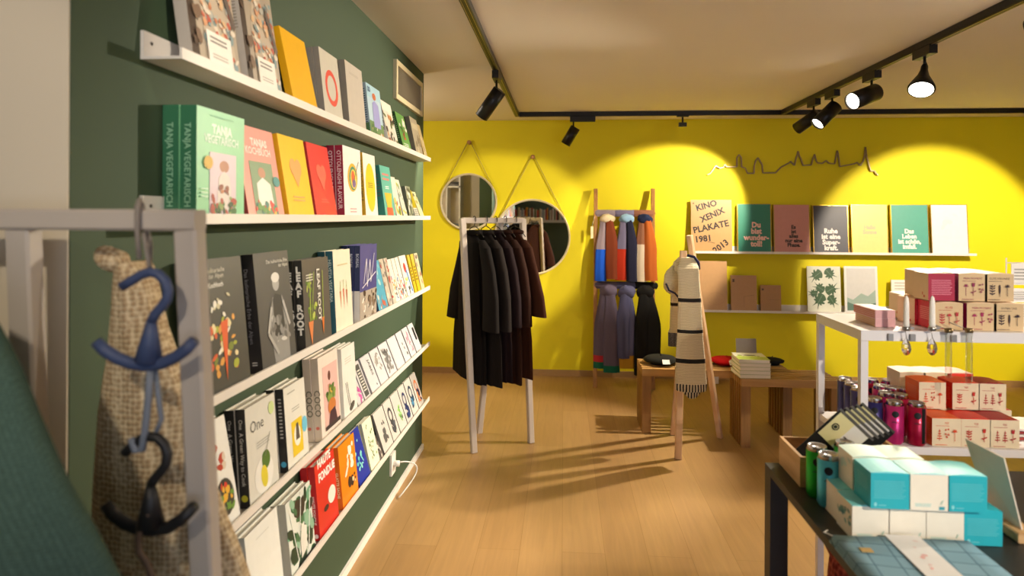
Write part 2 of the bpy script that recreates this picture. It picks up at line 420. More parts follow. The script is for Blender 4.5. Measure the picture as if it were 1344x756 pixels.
B(0, 254, 317, .30, .030, 1, 'c9bfb2', 'aba39b', dress, [('lines',.3,.5,.7,.9,14,'857d76')], 'grey-spined cookbook with a floral dress cover, nearest the ledge end')
B(0, 327, 371, .30, .030, 1, 'c9bfb2', 'aba39b', dress, [('lines',.3,.5,.7,.9,14,'857d76'),('e',.5,.85,.3,.012,'222222')], 'grey-spined cookbook with a floral dress cover, beside the golden book')
B(0, 386, 418, .245, .022, 1, 'f2b705', 'e0a500', [('t','',.5,.5,.02,'b58a00')], None, 'plain golden yellow book')
B(0, 427, 451, .245, .022, 2, 'cfc9bb', '8f8a83', [('ring',.5,.47,.33,.27,.3,'e0452c')], None, 'pale grey book with an orange-red ring on its cover')
B(0, 459, 481, .262, .024, 2, 'c9c0b4', '8d857b', [('lines',.2,.82,.8,.86,2,'b5aca0')], None, 'blank stone-grey book')
B(0, 487, 505, .232, .022, 2, 'bcd6e6', '9fb4c4', [('r',0,0,1,.3,'6c8f57'),('r',.0,.75,1,1,'a9cfe0'),('e',.5,.8,.13,.07,'c46a3c'),('p',[(.3,.2),(.8,.2),(.75,.66),(.5,.72),(.32,.66)],'9d9ed6'),('b',.1,.02,.9,.25,14,['e8e3d8','c99a6a','3f6b3a'],.012,3),('t','SO',.16,.85,.03,'3c5c88',CB)], [('lines',.3,.2,.7,.9,16,'34506b'),('r',.1,.05,.9,.25,'4c7a4a')], 'light blue cookbook showing a cook in a lilac shirt')
B(0, 511, 524, .215, .024, 1, 'e6e0d2', 'efece6', [('b',.0,.0,1,.75,26,['8f4a2e','3a2a22','5c6a35','c07a3a','e5dccb'],.02,7),('r',.0,.78,1,1,'efe9dd')], [st('DAS KOCHBUCH',.016,'444444',.9)], 'white-spined cookbook with dark fruit photographed on its cover')
B(0, 530, 541, .205, .022, 1, '5f9a49', '2f5a2a', [('b',.2,.3,.9,.85,16,['c9452f','7a3a2a','2d5424','e3dccb'],.02,2),('lines',.15,.1,.8,.2,2,'e8efe0')], [('lines',.3,.3,.7,.9,12,'9cc58b')], 'leaf green cookbook with red vegetables on the cover')
B(0, 547, 556, .225, .026, 1, 'a59a83', '7c7568', [('b',.1,.1,.9,.5,10,['c9bfa4','7d6f58'],.025,2),('r',.1,.7,.9,.85,'bdb294')], None, 'taupe grey book close to the far end of the ledge')
B(0, 558, 562, .215, .018, 1, 'c6b184', 'b08c3f', [('b',.1,.1,.9,.9,8,['8e7a4c','e0d3a8'],.02,4)], None, 'narrow sandy brown book, last on the topmost ledge')

def veg(cx0, cx1, sd): return [('r',.24,.04,.8,.62,'d9c5cf'),('e',.54,.5,.1,.055,'b0785c'),('p',[(.38,.1),(.7,.1),(.66,.4),(.54,.46),(.42,.4)],'d8cfc9'),('b',.26,.05,.78,.2,26,['3d6a37','6a8c3c','8c9e5b','2c4a2b','a9402f'],.014,sd),('b',.45,.26,.62,.34,5,['c07a54','8a4a34'],.012,sd+1)]
B(1, 258, 321, .262, .038, 2, '8fd0a2', '2f6a4b', [('t','TANJA',.5,.79,.030,'e6f7e8',CB),('t','VEGETARISCH',.5,.70,.027,'e6f7e8',dict(bold=.03,sx=.9)),('lines',.25,.93,.75,.96,1,'7dbd92')]+veg(0,1,3)+[('e',.2,.52,.09,.06,'c9a01c'),('lines',.06,.2,.2,.3,3,'c9ecd0')], [st('TANJA VEGETARISCH',.021,'8fbd9c',.85,.45,sx=.95)], 'mint green cookbook titled TANJA VEGETARISCH')
B(1, 328, 375, .258, .030, 1, 'f09f92', '8a2f2c', [('t','TANJAS',.55,.80,.028,'fbe6dc',CB),('t','KOCHBUCH',.5,.70,.028,'fbe6dc',dict(bold=.03,sx=.95)),('r',.2,.04,.82,.62,'7f9a76'),('e',.5,.5,.1,.06,'c08a6c'),('p',[(.3,.12),(.72,.12),(.7,.38),(.5,.45),(.32,.38)],'efe9e0'),('b',.2,.04,.8,.18,26,['d93a2c','f0c24a','5f8f3c','eee6d8','3f7a6f'],.014,9),('e',.88,.42,.1,.06,'3f8f8c')], None, 'salmon pink cookbook titled TANJAS KOCHBUCH')
heart = lambda c: [('e',.42,.62,.13,.11,c,.25),('e',.6,.62,.13,.11,c,-.25),('p',[(.3,.6),(.51,.38),(.72,.6)],c)]
B(1, 381, 414, .262, .030, 1, 'f7c600', 'dd9f00', heart('eda64e')+[('lines',.25,.2,.75,.28,2,'f0a64a')], None, 'bright yellow book with an orange heart')
B(1, 417, 444, .262, .030, 1, 'e3271c', 'a3101a', heart('f25b3c')+[('lines',.3,.2,.7,.27,2,'f0553c')], None, 'bright red book with an orange heart')
B(1, 453, 476, .280, .030, 2, 'f2f2f0', 'a0123a', [('e',.5,.58,.28,.2,'f0b323',.3),('e',.52,.57,.22,.17,'3c8a6a',.3),('e',.54,.56,.17,.14,'f0d84a',.3),('e',.52,.58,.1,.1,'e05a2c',.3),('e',.56,.5,.1,.06,'7a5aa0',.2),('l',.5,.5,.85,.82,.004,'555a3c'),('lines',.3,.08,.7,.16,2,'efa9b0')], [st('OTTOLENGHI FLAVOUR',.022,'f6d9dc',.93,.42,.02,.92)], 'white cookbook with a maroon OTTOLENGHI FLAVOUR spine')
B(1, 481, 497, .278, .026, 2, 'f3f2ec', 'd8a900', [('e',.5,.48,.38,.38,'f0cf00'),('lines',.3,.47,.7,.56,3,'9a8300')], [st('OTTOLENGHI SIMPLE',.02,'5a4700',.9,.42,.015,.92)], 'white cookbook with a yellow oval and OTTOLENGHI SIMPLE spine')
B(1, 507, 520, .250, .038, 1, '63c0b0', '2a8a80', [('r',.2,.02,.8,.2,'e85a3a'),('p',[(.28,.2),(.72,.2),(.85,.48),(.15,.48)],'f3c13a'),('lines',.3,.55,.7,.62,2,'ffffff'),('lines',.15,.7,.85,.88,2,'e08a80')], [('lines',.25,.4,.75,.85,8,'5a6f6a')], 'turquoise cookbook with a yellow cone shape')
B(1, 522, 529, .212, .028, 1, 'efe9dd', 'e9e4da', [('b',.1,.1,.9,.5,12,['b0513a','5c8a3a','e3c84a'],.02,3)], [('r',.2,.55,.8,.8,'c09a8a')], 'white paperback with small vegetables, beside the turquoise cookbook', 'book', False)
B(1, 531, 536, .208, .020, 1, 'e4e6da', 'd0d5c6', [('b',.1,.1,.9,.9,14,['c9cf4a','dfe3d6','9cae8a'],.02,4)], None, 'pale paperback with lime print, seventh title along the second ledge', 'book', False)
B(1, 538, 544, .172, .022, 2, '98a08c', '6b7260', [('b',.02,.05,.98,.95,26,['222a22','e8eadf','55604c'],.018,5)], None, 'small grey book with a black leaf pattern', 'book')
B(1, 546, 551, .165, .022, 1, 'b9a810', '1c1c16', [('r',0,0,1,.35,'d7d4c6'),('lines',.1,.05,.9,.3,4,'777777')], [('r',0,0,1,.35,'d7d4c6')], 'small black and olive yellow book', 'book')
B(1, 553, 558, .165, .012, 1, 'e6e2b8', 'd6d2a0', [('b',.05,.05,.95,.9,10,['333322','c9c04a'],.014,6)], None, 'thin cream booklet leaning at the far end of the second ledge', 'booklet', False)

carrot = [('r',0,0,1,1,'45433c'),('b',.15,.15,.75,.55,34,['d8602c','e0a24a','a9b03c','e8d9a8','7d8a35','f0efe0'],.014,11),('p',[(.42,.52),(.58,.54),(.47,.08)],'e2622a'),('b',.2,.55,.7,.72,8,['e8e4d8','c9c2a0'],.01,3),('t','Das kulinarische\nErbe der Alpen',.07,.9,.017,'c9c4b6',dict(align='LEFT')),('t','Das Kochbuch',.07,.79,.017,'efece2',LB)]
B(2, 271, 331, .330, .042, 1, '45433c', '1c1a18', carrot, None, 'dark grey cookbook with a glowing carrot, behind the white rack leg')
woman = [('r',0,0,1,1,'4b4946'),('e',.55,.72,.1,.07,'a9a7a3'),('e',.55,.77,.12,.045,'d9d7d2'),('p',[(.35,.02),(.8,.02),(.82,.45),(.7,.6),(.42,.6),(.28,.42)],'8f8d89'),('p',[(.4,.25),(.72,.25),(.68,.6),(.5,.63),(.42,.58)],'34322f'),('b',.35,.2,.8,.42,18,['c9c7c2','8b8985','6a6865'],.018,4),('l',.36,.52,.22,.3,.012,'b5b3ae'),('l',.22,.3,.45,.1,.012,'aaa8a3'),('l',.7,.55,.85,.32,.012,'b5b3ae'),('t','Das kulinarische Erbe\nder Alpen',.94,.9,.016,'d9d6cc',dict(align='RIGHT'))]
B(2, 347, 391, .330, .040, 1, '4b4946', '151217', woman, [st('Das kulinarische Erbe der Alpen',.016,'8a868a',.88,.45,0),('lines',.3,.06,.7,.1,2,'cccccc')], 'thick black-spined book with a grey photograph of a woman')
B(2, 403, 437, .292, .027, 2, '5b564f', '1e1d1b', [('b',.12,.3,.45,.85,20,['8fa83c','b9c45a','5f7a2c'],.012,3),('l',.25,.8,.2,.25,.006,'a3b84a'),('l',.4,.85,.25,.3,.005,'90a845'),('p',[(.12,.3),(.3,.3),(.22,.03)],'d9824a'),('p',[(.62,.3),(.72,.3),(.66,.1)],'d9742a'),('l',.72,.85,.68,.28,.005,'a3b84a'),('t','LEAF ROOT',.5,.88,.034,'dedad0',dict(rot=V90,align='LEFT',bold=.03)),('lines',.1,.75,.35,.84,3,'d0ccc0')], [('t','L\nE\nA\nF',.5,.86,.030,'e4e0d6',CB),('t','R\nO\nO\nT',.5,.44,.030,'e4e0d6',CB)], 'charcoal cookbook with LEAF ROOT lettering and green carrot tops')
B(2, 443, 465, .308, .027, 2, 'efe9d2', '1f5563', [('p',[(.28,.5),(.36,.5),(.33,.28)],'c9713c'),('p',[(.46,.52),(.54,.52),(.51,.26)],'d0603c'),('p',[(.64,.5),(.72,.5),(.69,.28)],'b9643c'),('l',.32,.5,.33,.62,.003,'9aa35a'),('l',.5,.52,.5,.64,.003,'9aa35a'),('l',.68,.5,.68,.62,.003,'9aa35a'),('lines',.2,.8,.8,.84,1,'d0c49a')], [st('HELVETIA VEGETARIA',.016,'cfe0dd',.9)], 'cream cookbook with three small carrots and a teal spine')
B(2, 473, 495, .318, .024, 3, '55538f', '1f2c5a', [('r',0,0,1,.4,'b5a99b'),('b',.02,.02,.98,.38,34,['54402f','efe9df','8a7560','3b2f28','c9b8a5'],.018,6),('l',.2,.5,.35,.82,.006,'eceaf2'),('l',.35,.82,.4,.45,.006,'eceaf2'),('l',.4,.45,.55,.8,.006,'eceaf2'),('l',.55,.8,.6,.5,.006,'eceaf2'),('l',.6,.5,.8,.88,.006,'eceaf2'),('l',.1,.45,.9,.62,.005,'eceaf2')], [('r',0,0,1,.42,'d6d2ce'),st('BOREAL',.016,'cdd2e6',.9)], 'violet-blue cookbook with white brush writing over a photograph')
B(2, 499, 511, .232, .022, 1, '58aecb', '24405c', [('b',.1,.5,.9,.9,9,['a9d3d6','7fc2d6'],.025,3),('b',.1,.05,.9,.3,9,['e8e0d0','d06a4a','8fb0b8'],.018,4)], None, 'sky blue paperback on the middle ledge', 'book', False)
for i, (xa, xb) in enumerate(((512, 517), (518, 522))):
    B(2, xa, xb, .235, .018, 1, 'cabfae', 'b0a594', [('b',.05,.05,.95,.95,12,['8f857a','b0483f','e0d6c6'],.02,20+i)], None, ['beige patterned paperback directly after the sky blue one', 'second beige patterned paperback, before the paint-splashed ones'][i], 'book', False)
for i, (xa, xb) in enumerate(((522, 527), (527.5, 531.5), (532, 536))):
    B(2, xa, xb, .225, .016, 1, 'eee7dc', 'd8cfc0', [('b',.1,.05,.9,.6,16,['c9342b','2c2c2c','2f6fb0','d9a23a','cc5f80'],.012,30+i)], None, 'white book speckled with paint dots, %s of three' % ['nearest', 'middle', 'farthest'][i], 'book', False)
B(2, 537, 545, .228, .016, 1, 'efe9de', 'd8cfc0', [('e',.5,.7,.18,.12,'e8391f'),('l',.6,.65,.85,.1,.02,'2c7ac0'),('b',.1,.05,.6,.45,8,['f0d32a','333333','efb13a'],.014,8)], None, 'white book with large red, blue and yellow paint strokes', 'book', False)
for i, (xa, xb) in enumerate(((546, 549), (550, 553.5))):
    B(2, xa, xb, .222, .022, 1, 'd3b41c', 'c4a30f', [('lines',.2,.3,.8,.7,5,'5a4a10')], [('lines',.25,.3,.75,.85,10,'5a4a10')], 'mustard yellow book, %s of the pair' % ['nearer', 'farther'][i], 'book')
B(2, 554.5, 558.5, .222, .022, 1, 'dcc79a', 'd0b888', [('b',.15,.1,.85,.95,10,['4a3328','9a6a55','b98a7a'],.016,8)], [('e',.5,.88,.3,.05,'4a3328'),('e',.5,.7,.3,.05,'7a5a4a'),('e',.5,.5,.3,.05,'5a4338')], 'tan book with dark round dots at the far end of the middle ledge', 'book')

B(3, 283, 319, .268, .026, 1, 'efeee9', 'd9d8d2', [('b',.3,.55,.75,.85,8,['b8402c','8fa35a','d9c9b8'],.016,3),('e',.6,.28,.3,.17,'3a3a36'),('b',.42,.16,.85,.4,20,['d8402c','e8b33a','6f9a3c'],.012,5)], None, 'white cookbook with a bowl of vegetables, behind the beige knit')
B(3, 331, 369, .262, .027, 2, 'dcdad0', '1c1a1c', [('t','One',.12,.72,.044,'55534e',dict(align='LEFT')),('e',.5,.22,.32,.19,'eceae3'),('e',.58,.36,.14,.1,'52762f',.4),('e',.5,.2,.11,.12,'e0cf3c',.2),('e',.85,.86,.1,.07,'c9dc9a'),('lines',.3,.52,.75,.6,3,'b5b3aa'),('l',.55,.4,.75,.62,.003,'8a8880')], [st('One  A Green Way to Cook',.015,'d8d4cc',.9),('e',.5,.1,.33,.035,'c9c230')], 'black-spined cookbook titled One, cover showing a green avocado')
B(3, 381, 408, .252, .026, 2, 'e4e2d8', '1c1a1c', [('r',.25,.12,.75,.55,'e8c72c'),('e',.5,.35,.16,.13,'f5efe0'),('p',[(.42,.3),(.6,.3),(.56,.5),(.46,.5)],'5a5348'),('e',.86,.42,.13,.1,'6fc3e0'),('lines',.15,.9,.5,.93,1,'aaa79c'),('lines',.3,.66,.7,.72,2,'b5b3aa')], [('lines',.3,.4,.7,.9,12,'b9b5ae'),('e',.5,.1,.33,.035,'3f9fc6')], 'black-spined cookbook with a yellow kitchen photograph and blue dot')
B(3, 425, 450, .285, .026, 2, 'eedfd3', 'c9b9a6', [('r',.18,.08,.94,.86,'e3b9b1'),('e',.5,.72,.07,.06,'6a4035'),('p',[(.4,.62),(.55,.62),(.58,.5),(.42,.5)],'c98f7d'),('b',.32,.42,.75,.56,16,['5f7a35','8a9c4a','c9a24a','3e5a2a'],.02,7),('e',.55,.33,.2,.1,'c97a3c'),('p',[(.35,.12),(.8,.1),(.7,.3),(.45,.28)],'4a2f3a'),('r',.18,.08,.94,.13,'3c3436')], [st('COCO',.03,'77705e',.62,.45,.02),('e',.5,.16,.25,.02,'d06a5a')], 'beige-spined cookbook with a pink photograph of a potted plant')
B(3, 454, 471, .272, .018, 3, 'eeece4', 'd6d3ca', [('l',.2,.5,.4,.15,.004,'4c4a44'),('l',.3,.5,.5,.15,.004,'4c4a44'),('e',.6,.12,.2,.05,'555048',.3),('lines',.2,.75,.7,.85,3,'d6d2c8')], None, 'white book with a thin pencil sketch')
small = [(473, 480.5, 'pink handwriting', [('b',.2,.1,.9,.9,22,['d860a8','c04a98'],.016,3)]), (481.5, 489, 'a dark grey title panel', [('r',.2,.08,.85,.92,'4a4844'),('lines',.3,.2,.75,.8,8,'d9d5cc')]),
         (491, 501.5, 'bold typewriter letters', [('t','JABES',.6,.86,.03,'3a3a38',dict(rot=V90,align='LEFT',bold=.02)),('e',.75,.15,.04,.03,'333333')]), (502.5, 512, 'faint grey drawing', [('b',.2,.35,.8,.85,14,['a09a92','8f8a84'],.014,3)]),
         (513, 523, 'a grey sprig print', [('b',.2,.2,.8,.8,24,['4c4a48','6a6865','85827d'],.02,5)]), (524, 533.5, 'a dotted edge only', [('lines',.05,.05,.1,.95,22,'aaa6a0')]),
         (534.5, 541, 'three small dark marks', [('e',.5,.6,.06,.05,'4a4846'),('e',.6,.45,.06,.05,'4a4846'),('e',.75,.25,.08,.06,'3a3836')]), (542, 548, 'a pale pink script', [('b',.2,.2,.85,.85,18,['d890a5','c97a92'],.014,9)]), (549, 555, 'a black block title', [('r',.55,.4,.85,.85,'222222')])]
for i, (xa, xb, d, ar) in enumerate(small):
    B(3, xa, xb, .165, .012, 1, 'd3d0d2', 'a09ca0', ar, None, 'small white gift book with %s, on the fourth ledge' % d, 'gift_book')

B(4, 336, 377, .245, .022, 2, 'e9eae4', 'c9cac4', [('l',.7,.1,.78,.2,.004,'666666'),('lines',.3,.85,.7,.88,1,'d4d5cf')], None, 'plain white book, bottom left beside the beige knit', 'book')
leaf = [('r',0,0,1,1,'dfe3da')]+[('b',.02,.02,.98,.98,40,['2f5a35','44704a','1f3a26','6fa585','3a3228','8fb89c'],.03,12)]+[('l',.1,.9,.3,.1,.004,'eef0ea'),('l',.6,1,.4,.4,.004,'eef0ea'),('p',[(.4,.1),(.62,.15),(.7,.45),(.5,.55),(.42,.35)],'e6e4da'),('l',.95,.9,.7,.1,.005,'eef0ea'),('r',.3,.0,1,.06,'2c2c28')]
B(4, 386, 417, .225, .024, 2, 'dfe3da', 'b5b2a5', leaf, None, 'leafy green patterned cookbook, left of the red one')
B(4, 423, 447.5, .252, .024, 2, 'df3324', 'b81a22', [('t','HAUTE',.14,.93,.040,'f6efe8',dict(rot=0,align='LEFT',bold=.05,sx=.95)),('t','FONDUE',.14,.74,.040,'f6efe8',dict(align='LEFT',bold=.05,sx=.95)),('e',.72,.42,.2,.12,'f3ece2'),('e',.4,.32,.12,.04,'4a2a24')], [st('HAUTE FONDUE',.013,'f3d9d4',.6,.45,.02),('e',.5,.06,.3,.03,'efd9d4')], 'red cookbook titled HAUTE FONDUE')
B(4, 453, 473, .235, .024, 2, 'f28a12', 'd66410', [('b',.3,.5,.85,.9,10,['fbeedd'],.022,5),('e',.5,.3,.1,.09,'3a2a22'),('e',.66,.28,.1,.09,'3a2a22'),('b',.5,.1,.9,.4,5,['f7d9a8','4a2a1a'],.012,6)], [st('GLATTE SACHE',.014,'ffe3c0',.6,.45,.02)], 'orange cookbook with white brush lettering')
B(4, 475, 489, .215, .012, 1, '1d2f9a', '16257a', [('b',.25,.25,.8,.8,14,['5fc3c9','8adbd0'],.012,4)], None, 'royal blue book with pale turquoise lettering', 'book', False)
B(4, 490, 501, .212, .012, 2, 'e9e6cc', '9aa08f', [('b',.3,.15,.85,.9,18,['5b7a3c','4a6a35','7a9a5a'],.009,7)], None, 'cream book with green handwritten lettering', 'book', False)
B(4, 501.5, 506, .11, .012, 1, '6a625c', '4a443f', [('b',.1,.1,.9,.9,10,['c9c2ba','2c2826'],.014,7)], None, 'little brown photo booklet low beside the cream book', 'booklet', False)
anch = [['5a5856'], ['3a3c40','4c5058'], ['7cb85a','9ccf7a','4a4a4a'], ['22305c','2c3c70'], ['2c3c50','4a8ab0'], ['e0814a','f0a070','3a3050']]
xs5 = [507, 519, 528, 537, 544.5, 552, 558.5]
wd5 = ['a lone grey globe', 'a charcoal ring emblem', 'a green leaf emblem', 'a navy blue ring emblem', 'a steel blue emblem', 'an orange and plum emblem']
for i in range(6):
    c = anch[i]
    ar = [('ring',.5,.62,.27,.2,.4,c[0]),('b',.3,.18,.75,.5,14,c,.024,i+40)] if i not in (0, 2) else [('b',.35,.25,.7,.7,14,c,.018,i+40)]
    B(4, xs5[i]+.3, xs5[i+1]-.3, .195, .012, 1, 'cdc7c0', '6c6762', ar, None, 'silvery grey booklet with %s on the lowest ledge' % wd5[i], 'booklet', False)

# wall socket with a plugged cable
p = onx(514, 608, WX)
so = empty('wall_socket', p, 'white wall socket low on the green wall with a plug in it', 'socket')
lbuild(MB().box((WX, p.y-.04, p.z-.055), (WX+.012, p.y+.04, p.z+.055), WHITE), 'faceplate', so)
cb = MB(); q0 = Vector((WX+.012, p.y, p.z)); 
cb.tube([q0, q0+Vector((.03,0,0))], .016, WHITE, 12)
pts = []
for i in range(15):
    t = i/14; pts.append(q0 + Vector((.03+.07*math.sin(t*PI), .02+.12*math.sin(t*PI*.9)-.06*t, -(p.z-.008)*t**1.4)))
cb.tube(pts, .004, WHITE, 6)
tag(cb.build('power_cable'), 'white power cable looping from the wall socket to the floor', 'cable')

# ------------------------------------------------------------------ ceiling tracks and spot lamps
TRK = M('141210', .4, .3); LT = M('b5a06a', .3, 1)
def track(p, q, label):
    g = MB().beam((p[0], p[1], H-.02), (q[0], q[1], H-.02), .036, .04, TRK)
    r = tag(g.build('lighting_track'), label, 'lighting track', 'black ceiling lighting tracks')
    d = (Vector(q)-Vector(p)).normalized(); n = Vector((-d.y, d.x))
    g = MB()
    for s in (-.009, .009): g.beam((p[0]+n.x*s, p[1]+n.y*s, H-.0405), (q[0]+n.x*s, q[1]+n.y*s, H-.0405), .0016, .002, LT)
    g.build('conductor_rail', r)
TLX, TRX2, TBY = -.415, 1.85, 5.62
track((TLX, -2.5), (TLX, TBY), 'black ceiling track running along the left side towards the mirrors')
track((TLX+.02, TBY), (RX-.3, TBY), 'black ceiling track running parallel to the yellow wall')
track((TRX2, -2.5), (TRX2, TBY-.02), 'black ceiling track on the right carrying four spotlights')
def lamp(hx, hy, aim, label, along='y', bell=False, lit=True, drop=.16, L=.17, R=.043, light=None, alen=.16, sh=0.0):
    root = empty('track_spotlight', (hx, hy, H-.04), label, 'spotlight', 'black spotlights on the ceiling tracks')
    a = alen/2
    g = MB().box((hx-(.02 if along == 'y' else a), hy-(a if along == 'y' else .02), H-.085), (hx+(.02 if along == 'y' else a), hy+(a if along == 'y' else .02), H-.0405), TRK); lbuild(g, 'adapter', root)
    hx += sh; piv = Vector((hx, hy, H-.085-drop+.08))
    lbuild(MB().tube([(hx, hy, H-.085), piv], .007, TRK, 10), 'stem', root)
    d = (Vector(aim)-piv).normalized(); T = Matrix.Translation(piv) @ d.to_track_quat('Z', 'Y').to_matrix().to_4x4()
    if bell: prof = [(.006, -.03), (.016, .0), (.018, .03), (.028, .07), (.05, .12), (.062, .15), (.062, .16), (.056, .165)]; e = .160; rr = .054
    else: prof = [(.0, -.035), (R, -.035), (R, L-.035), (R-.004, L-.035), (R-.004, L-.05)]; e = L-.048; rr = R-.006
    hd = lbuild(MB().lathe(prof, TRK, 28, T, caps=False), 'lamp_head', root)
    MB().lathe([(rr, e+.001), (0, e+.001)], glow('fff3e0', 14 if lit else 9), 24, T, caps=False).build('lens', hd)
    mouth = piv + d*(L+.0 if not bell else .19)
    if light:
        o = spot('spot_light', mouth, aim, *light)
        o.parent = root; o.matrix_parent_inverse = Matrix.Translation(root.location).inverted()
    return mouth

track((3.4, -2.5), (3.4, 3.9), 'black ceiling track at the far right above the shop floor')
# left track, above the coat rack
lamp(TLX, 3.9, (-1.2, 4.25, 1.25), 'black spotlight on the left ceiling track above the coat rack', light=(25, 60, .5), L=.2, drop=.17)
lamp(.16, TBY, (-.5, 5.8, 1.3), 'black spotlight on the rear ceiling track, second from the left', along='x', light=(16, 60, .5), alen=.22, sh=-.08)
fx = at(896, 150, TBY).x
ft = empty('track_fitting', (fx, TBY, H-.04), 'small black empty fitting under the rear ceiling track', 'fitting')
lbuild(MB().tube([(fx, TBY, H-.041), (fx, TBY, H-.10)], .008, TRK, 8), 'stem', ft)
lbuild(MB().box((fx-.032, TBY-.02, H-.135), (fx+.032, TBY+.02, H-.1), TRK).box((fx-.05, TBY-.018, H-.05), (fx+.05, TBY+.018, H-.0405), TRK), 'fitting_body', ft)
lamp(TRX2, 4.93, (1.0, 6.08, 1.5), 'farthest black spotlight on the right track, its mouth turned away', light=(98, 60, .3), L=.19, R=.045)
lamp(TRX2, 4.60, (-.2, 4.1, .3), 'spotlight on the right track with a narrow glowing rim, second from the far end', light=(150, 62, .5), L=.19, R=.048)
lamp(TRX2, 4.03, (-.9, 2.8, 1.15), 'glowing cylinder spotlight on the right track, left of the pear-shaped one', light=(230, 62, .5), L=.2, R=.052)
lamp(TRX2, 3.46, (.9, 2.2, 0), 'pear-shaped glowing spotlight nearest on the right track', bell=True, drop=.13, light=(90, 70, .5))
# out-of-view lamps: two make the wall pools, the others are added as fill
lamp(TRX2, 2.5, (-.62, 6.08, 1.25), 'spotlight on the right track aimed at the round mirrors', light=(260, 25, .35))
lamp(3.4, 3.7, (3.3, 6.08, 1.15), 'spotlight on the far right track, washing the yellow wall above the tea boxes', light=(190, 51, .25))
lamp(3.4, 2.2, (1.6, 2.0, .8), 'unseen fill spotlight added on the far right track, aimed at the display tables', light=(70, 75, .5))  # added fill for the display tables
lamp(TLX, .9, (-.9, 2.3, 1.6), 'unseen fill spotlight added on the left track, nearest to the books', light=(8, 80, .6))  # weak extra lamp, added to lift the near books
lamp(TRX2, -.6, (.9, 1.8, .6), 'unseen fill spotlight added on the right track, behind the viewer', light=(120, 62, .6))  # put in behind the camera to brighten the foreground table
lamp(TLX, -.5, (-1.35, 1.1, 1.25), 'added fill spotlight, left track, aimed at the pale wall beside the green one', light=(26, 60, .6))  # added only to warm and brighten the pale wall

# ------------------------------------------------------------------ skyline wall decoration
sk = [(136,238),(150,232),(165,215),(190,180),(215,195),(235,190),(240,188),(248,170),(256,187),(322,187),(322,130),(337,110),(350,130),(352,187),(375,195),(390,228),(430,228),(432,180),(440,150),(455,130),(482,175),(485,225),(565,225),(600,190),(655,160),(660,152),(668,160),(685,178),(695,130),(700,120),(708,88),(716,120),(725,135),(738,178),(790,175),(800,140),(812,108),(822,150),(830,162),(860,165),(885,148),(900,163),(938,168),(946,130),(955,85),(964,130),(970,185),(1000,180),(1060,168),(1080,160),(1100,180),(1118,150),(1126,120),(1132,62),(1139,120),(1150,160),(1165,212),(1190,213),(1200,230),(1212,240)]
g = MB(); pts = [at(900+x/4.8, 180+y/4.8, BY-.02) for x, y in sk]
SKM = M('97815e', .45, .5)
for a, b in zip(pts, pts[1:]): g.beam(a, b, .012, .014, SKM, up=(0, 1, 0))
for i in (0, 8, 22, 40, len(pts)-1): g.tube([pts[i], pts[i]+Vector((0, .02, 0))], .004, SKM, 6)
tag(g.build('skyline_decoration'), 'thin metal city skyline silhouette mounted on the yellow wall', 'wall decoration')

# ------------------------------------------------------------------ round mirrors
MIR = bpy.data.materials.new('mirror_glass'); MIR.use_nodes = True
_b = MIR.node_tree.nodes['Principled BSDF']; _b.inputs['Metallic'].default_value = 1; _b.inputs['Roughness'].default_value = .015; _b.inputs['Base Color'].default_value = (.86, .86, .84, 1)
def mirror(px, py, r, pegx, pegy, label, glabel):
    Y = BY - .03; c = at(px, py, Y); R = r/F*Y*1.0; pg = at(pegx, pegy, BY-.02)
    root = empty('round_mirror', (c.x, BY, c.z-R), label, 'mirror', 'round mirrors on the yellow wall')
    T = Matrix.Translation((c.x, BY-.003, c.z)) @ Matrix.Rotation(PI/2, 4, 'X')
    lbuild(MB().lathe([(R-.018, 0), (R, 0), (R, .04), (R-.01, .042), (R-.01, .03), (R-.018, .028)], M('cfc29a', .35), 64, T, caps=False), 'frame', root)
    lbuild(MB().lathe([(R-.012, .024), (0, .024)], MIR, 64, T, smooth=False, caps=False), 'mirror_glass', root)
    lbuild(MB().tube([(pg.x, BY, pg.z), (pg.x, BY-.045, pg.z)], .02, wood('c79a62', 'a8773f'), 16), 'peg', root)
    s = MB()
    for sgn in (-1, 1):
        an = math.radians(38); e = Vector((c.x+sgn*R*math.sin(math.radians(58)), BY-.03, c.z+R*math.cos(math.radians(58))))
        s.tube([(pg.x+sgn*.012, BY-.03, pg.z+.005), e], .005, M('b0a03a', .6), 6)
    lbuild(s, 'strap', root)
mirror(615, 265, 38, 616, 187, 'smaller round mirror hanging higher on the left of the yellow wall', '')
mirror(698.5, 311, 50, 699.5, 206, 'larger round mirror hanging lower, partly behind the dark coats', '')

# ------------------------------------------------------------------ hooped stand with three legs (metal or wood)
def hsq(g, p, q, w, m, up=(0, 0, 1)): g.beam(p, q, w, w, m, up)
# far coat rack
RKM = M('cbbfb4', .4, var=.02)
A = at(607, 288, 4.13); Bp = at(686, 289, 4.36); A.z = Bp.z = 1.475
rt = empty('coat_rack', ((A.x+Bp.x)/2, (A.y+Bp.y)/2, 0), 'grey-white three-legged rack full of dark coats', 'clothes rack')
fA = onz(622, 594, 0); fB = onz(697, 581, 0); fC = onz(629, 568, 0)
lbuild(MB().beam(A, Bp, .038, .038, RKM), 'hanging_bar', rt)
Cm = A.lerp(Bp, .64)+Vector((0, 0, -.002))
for q, p in ((A+Vector((.0,0,.012)), fA), (Bp+Vector((0,0,.012)), fB), (Cm+Vector((-.01, .035, 0)), fC)):
    lbuild(MB().beam(p+Vector((0,0,.002)), q, .038, .038, RKM, up=(Bp-A)), 'leg', rt)
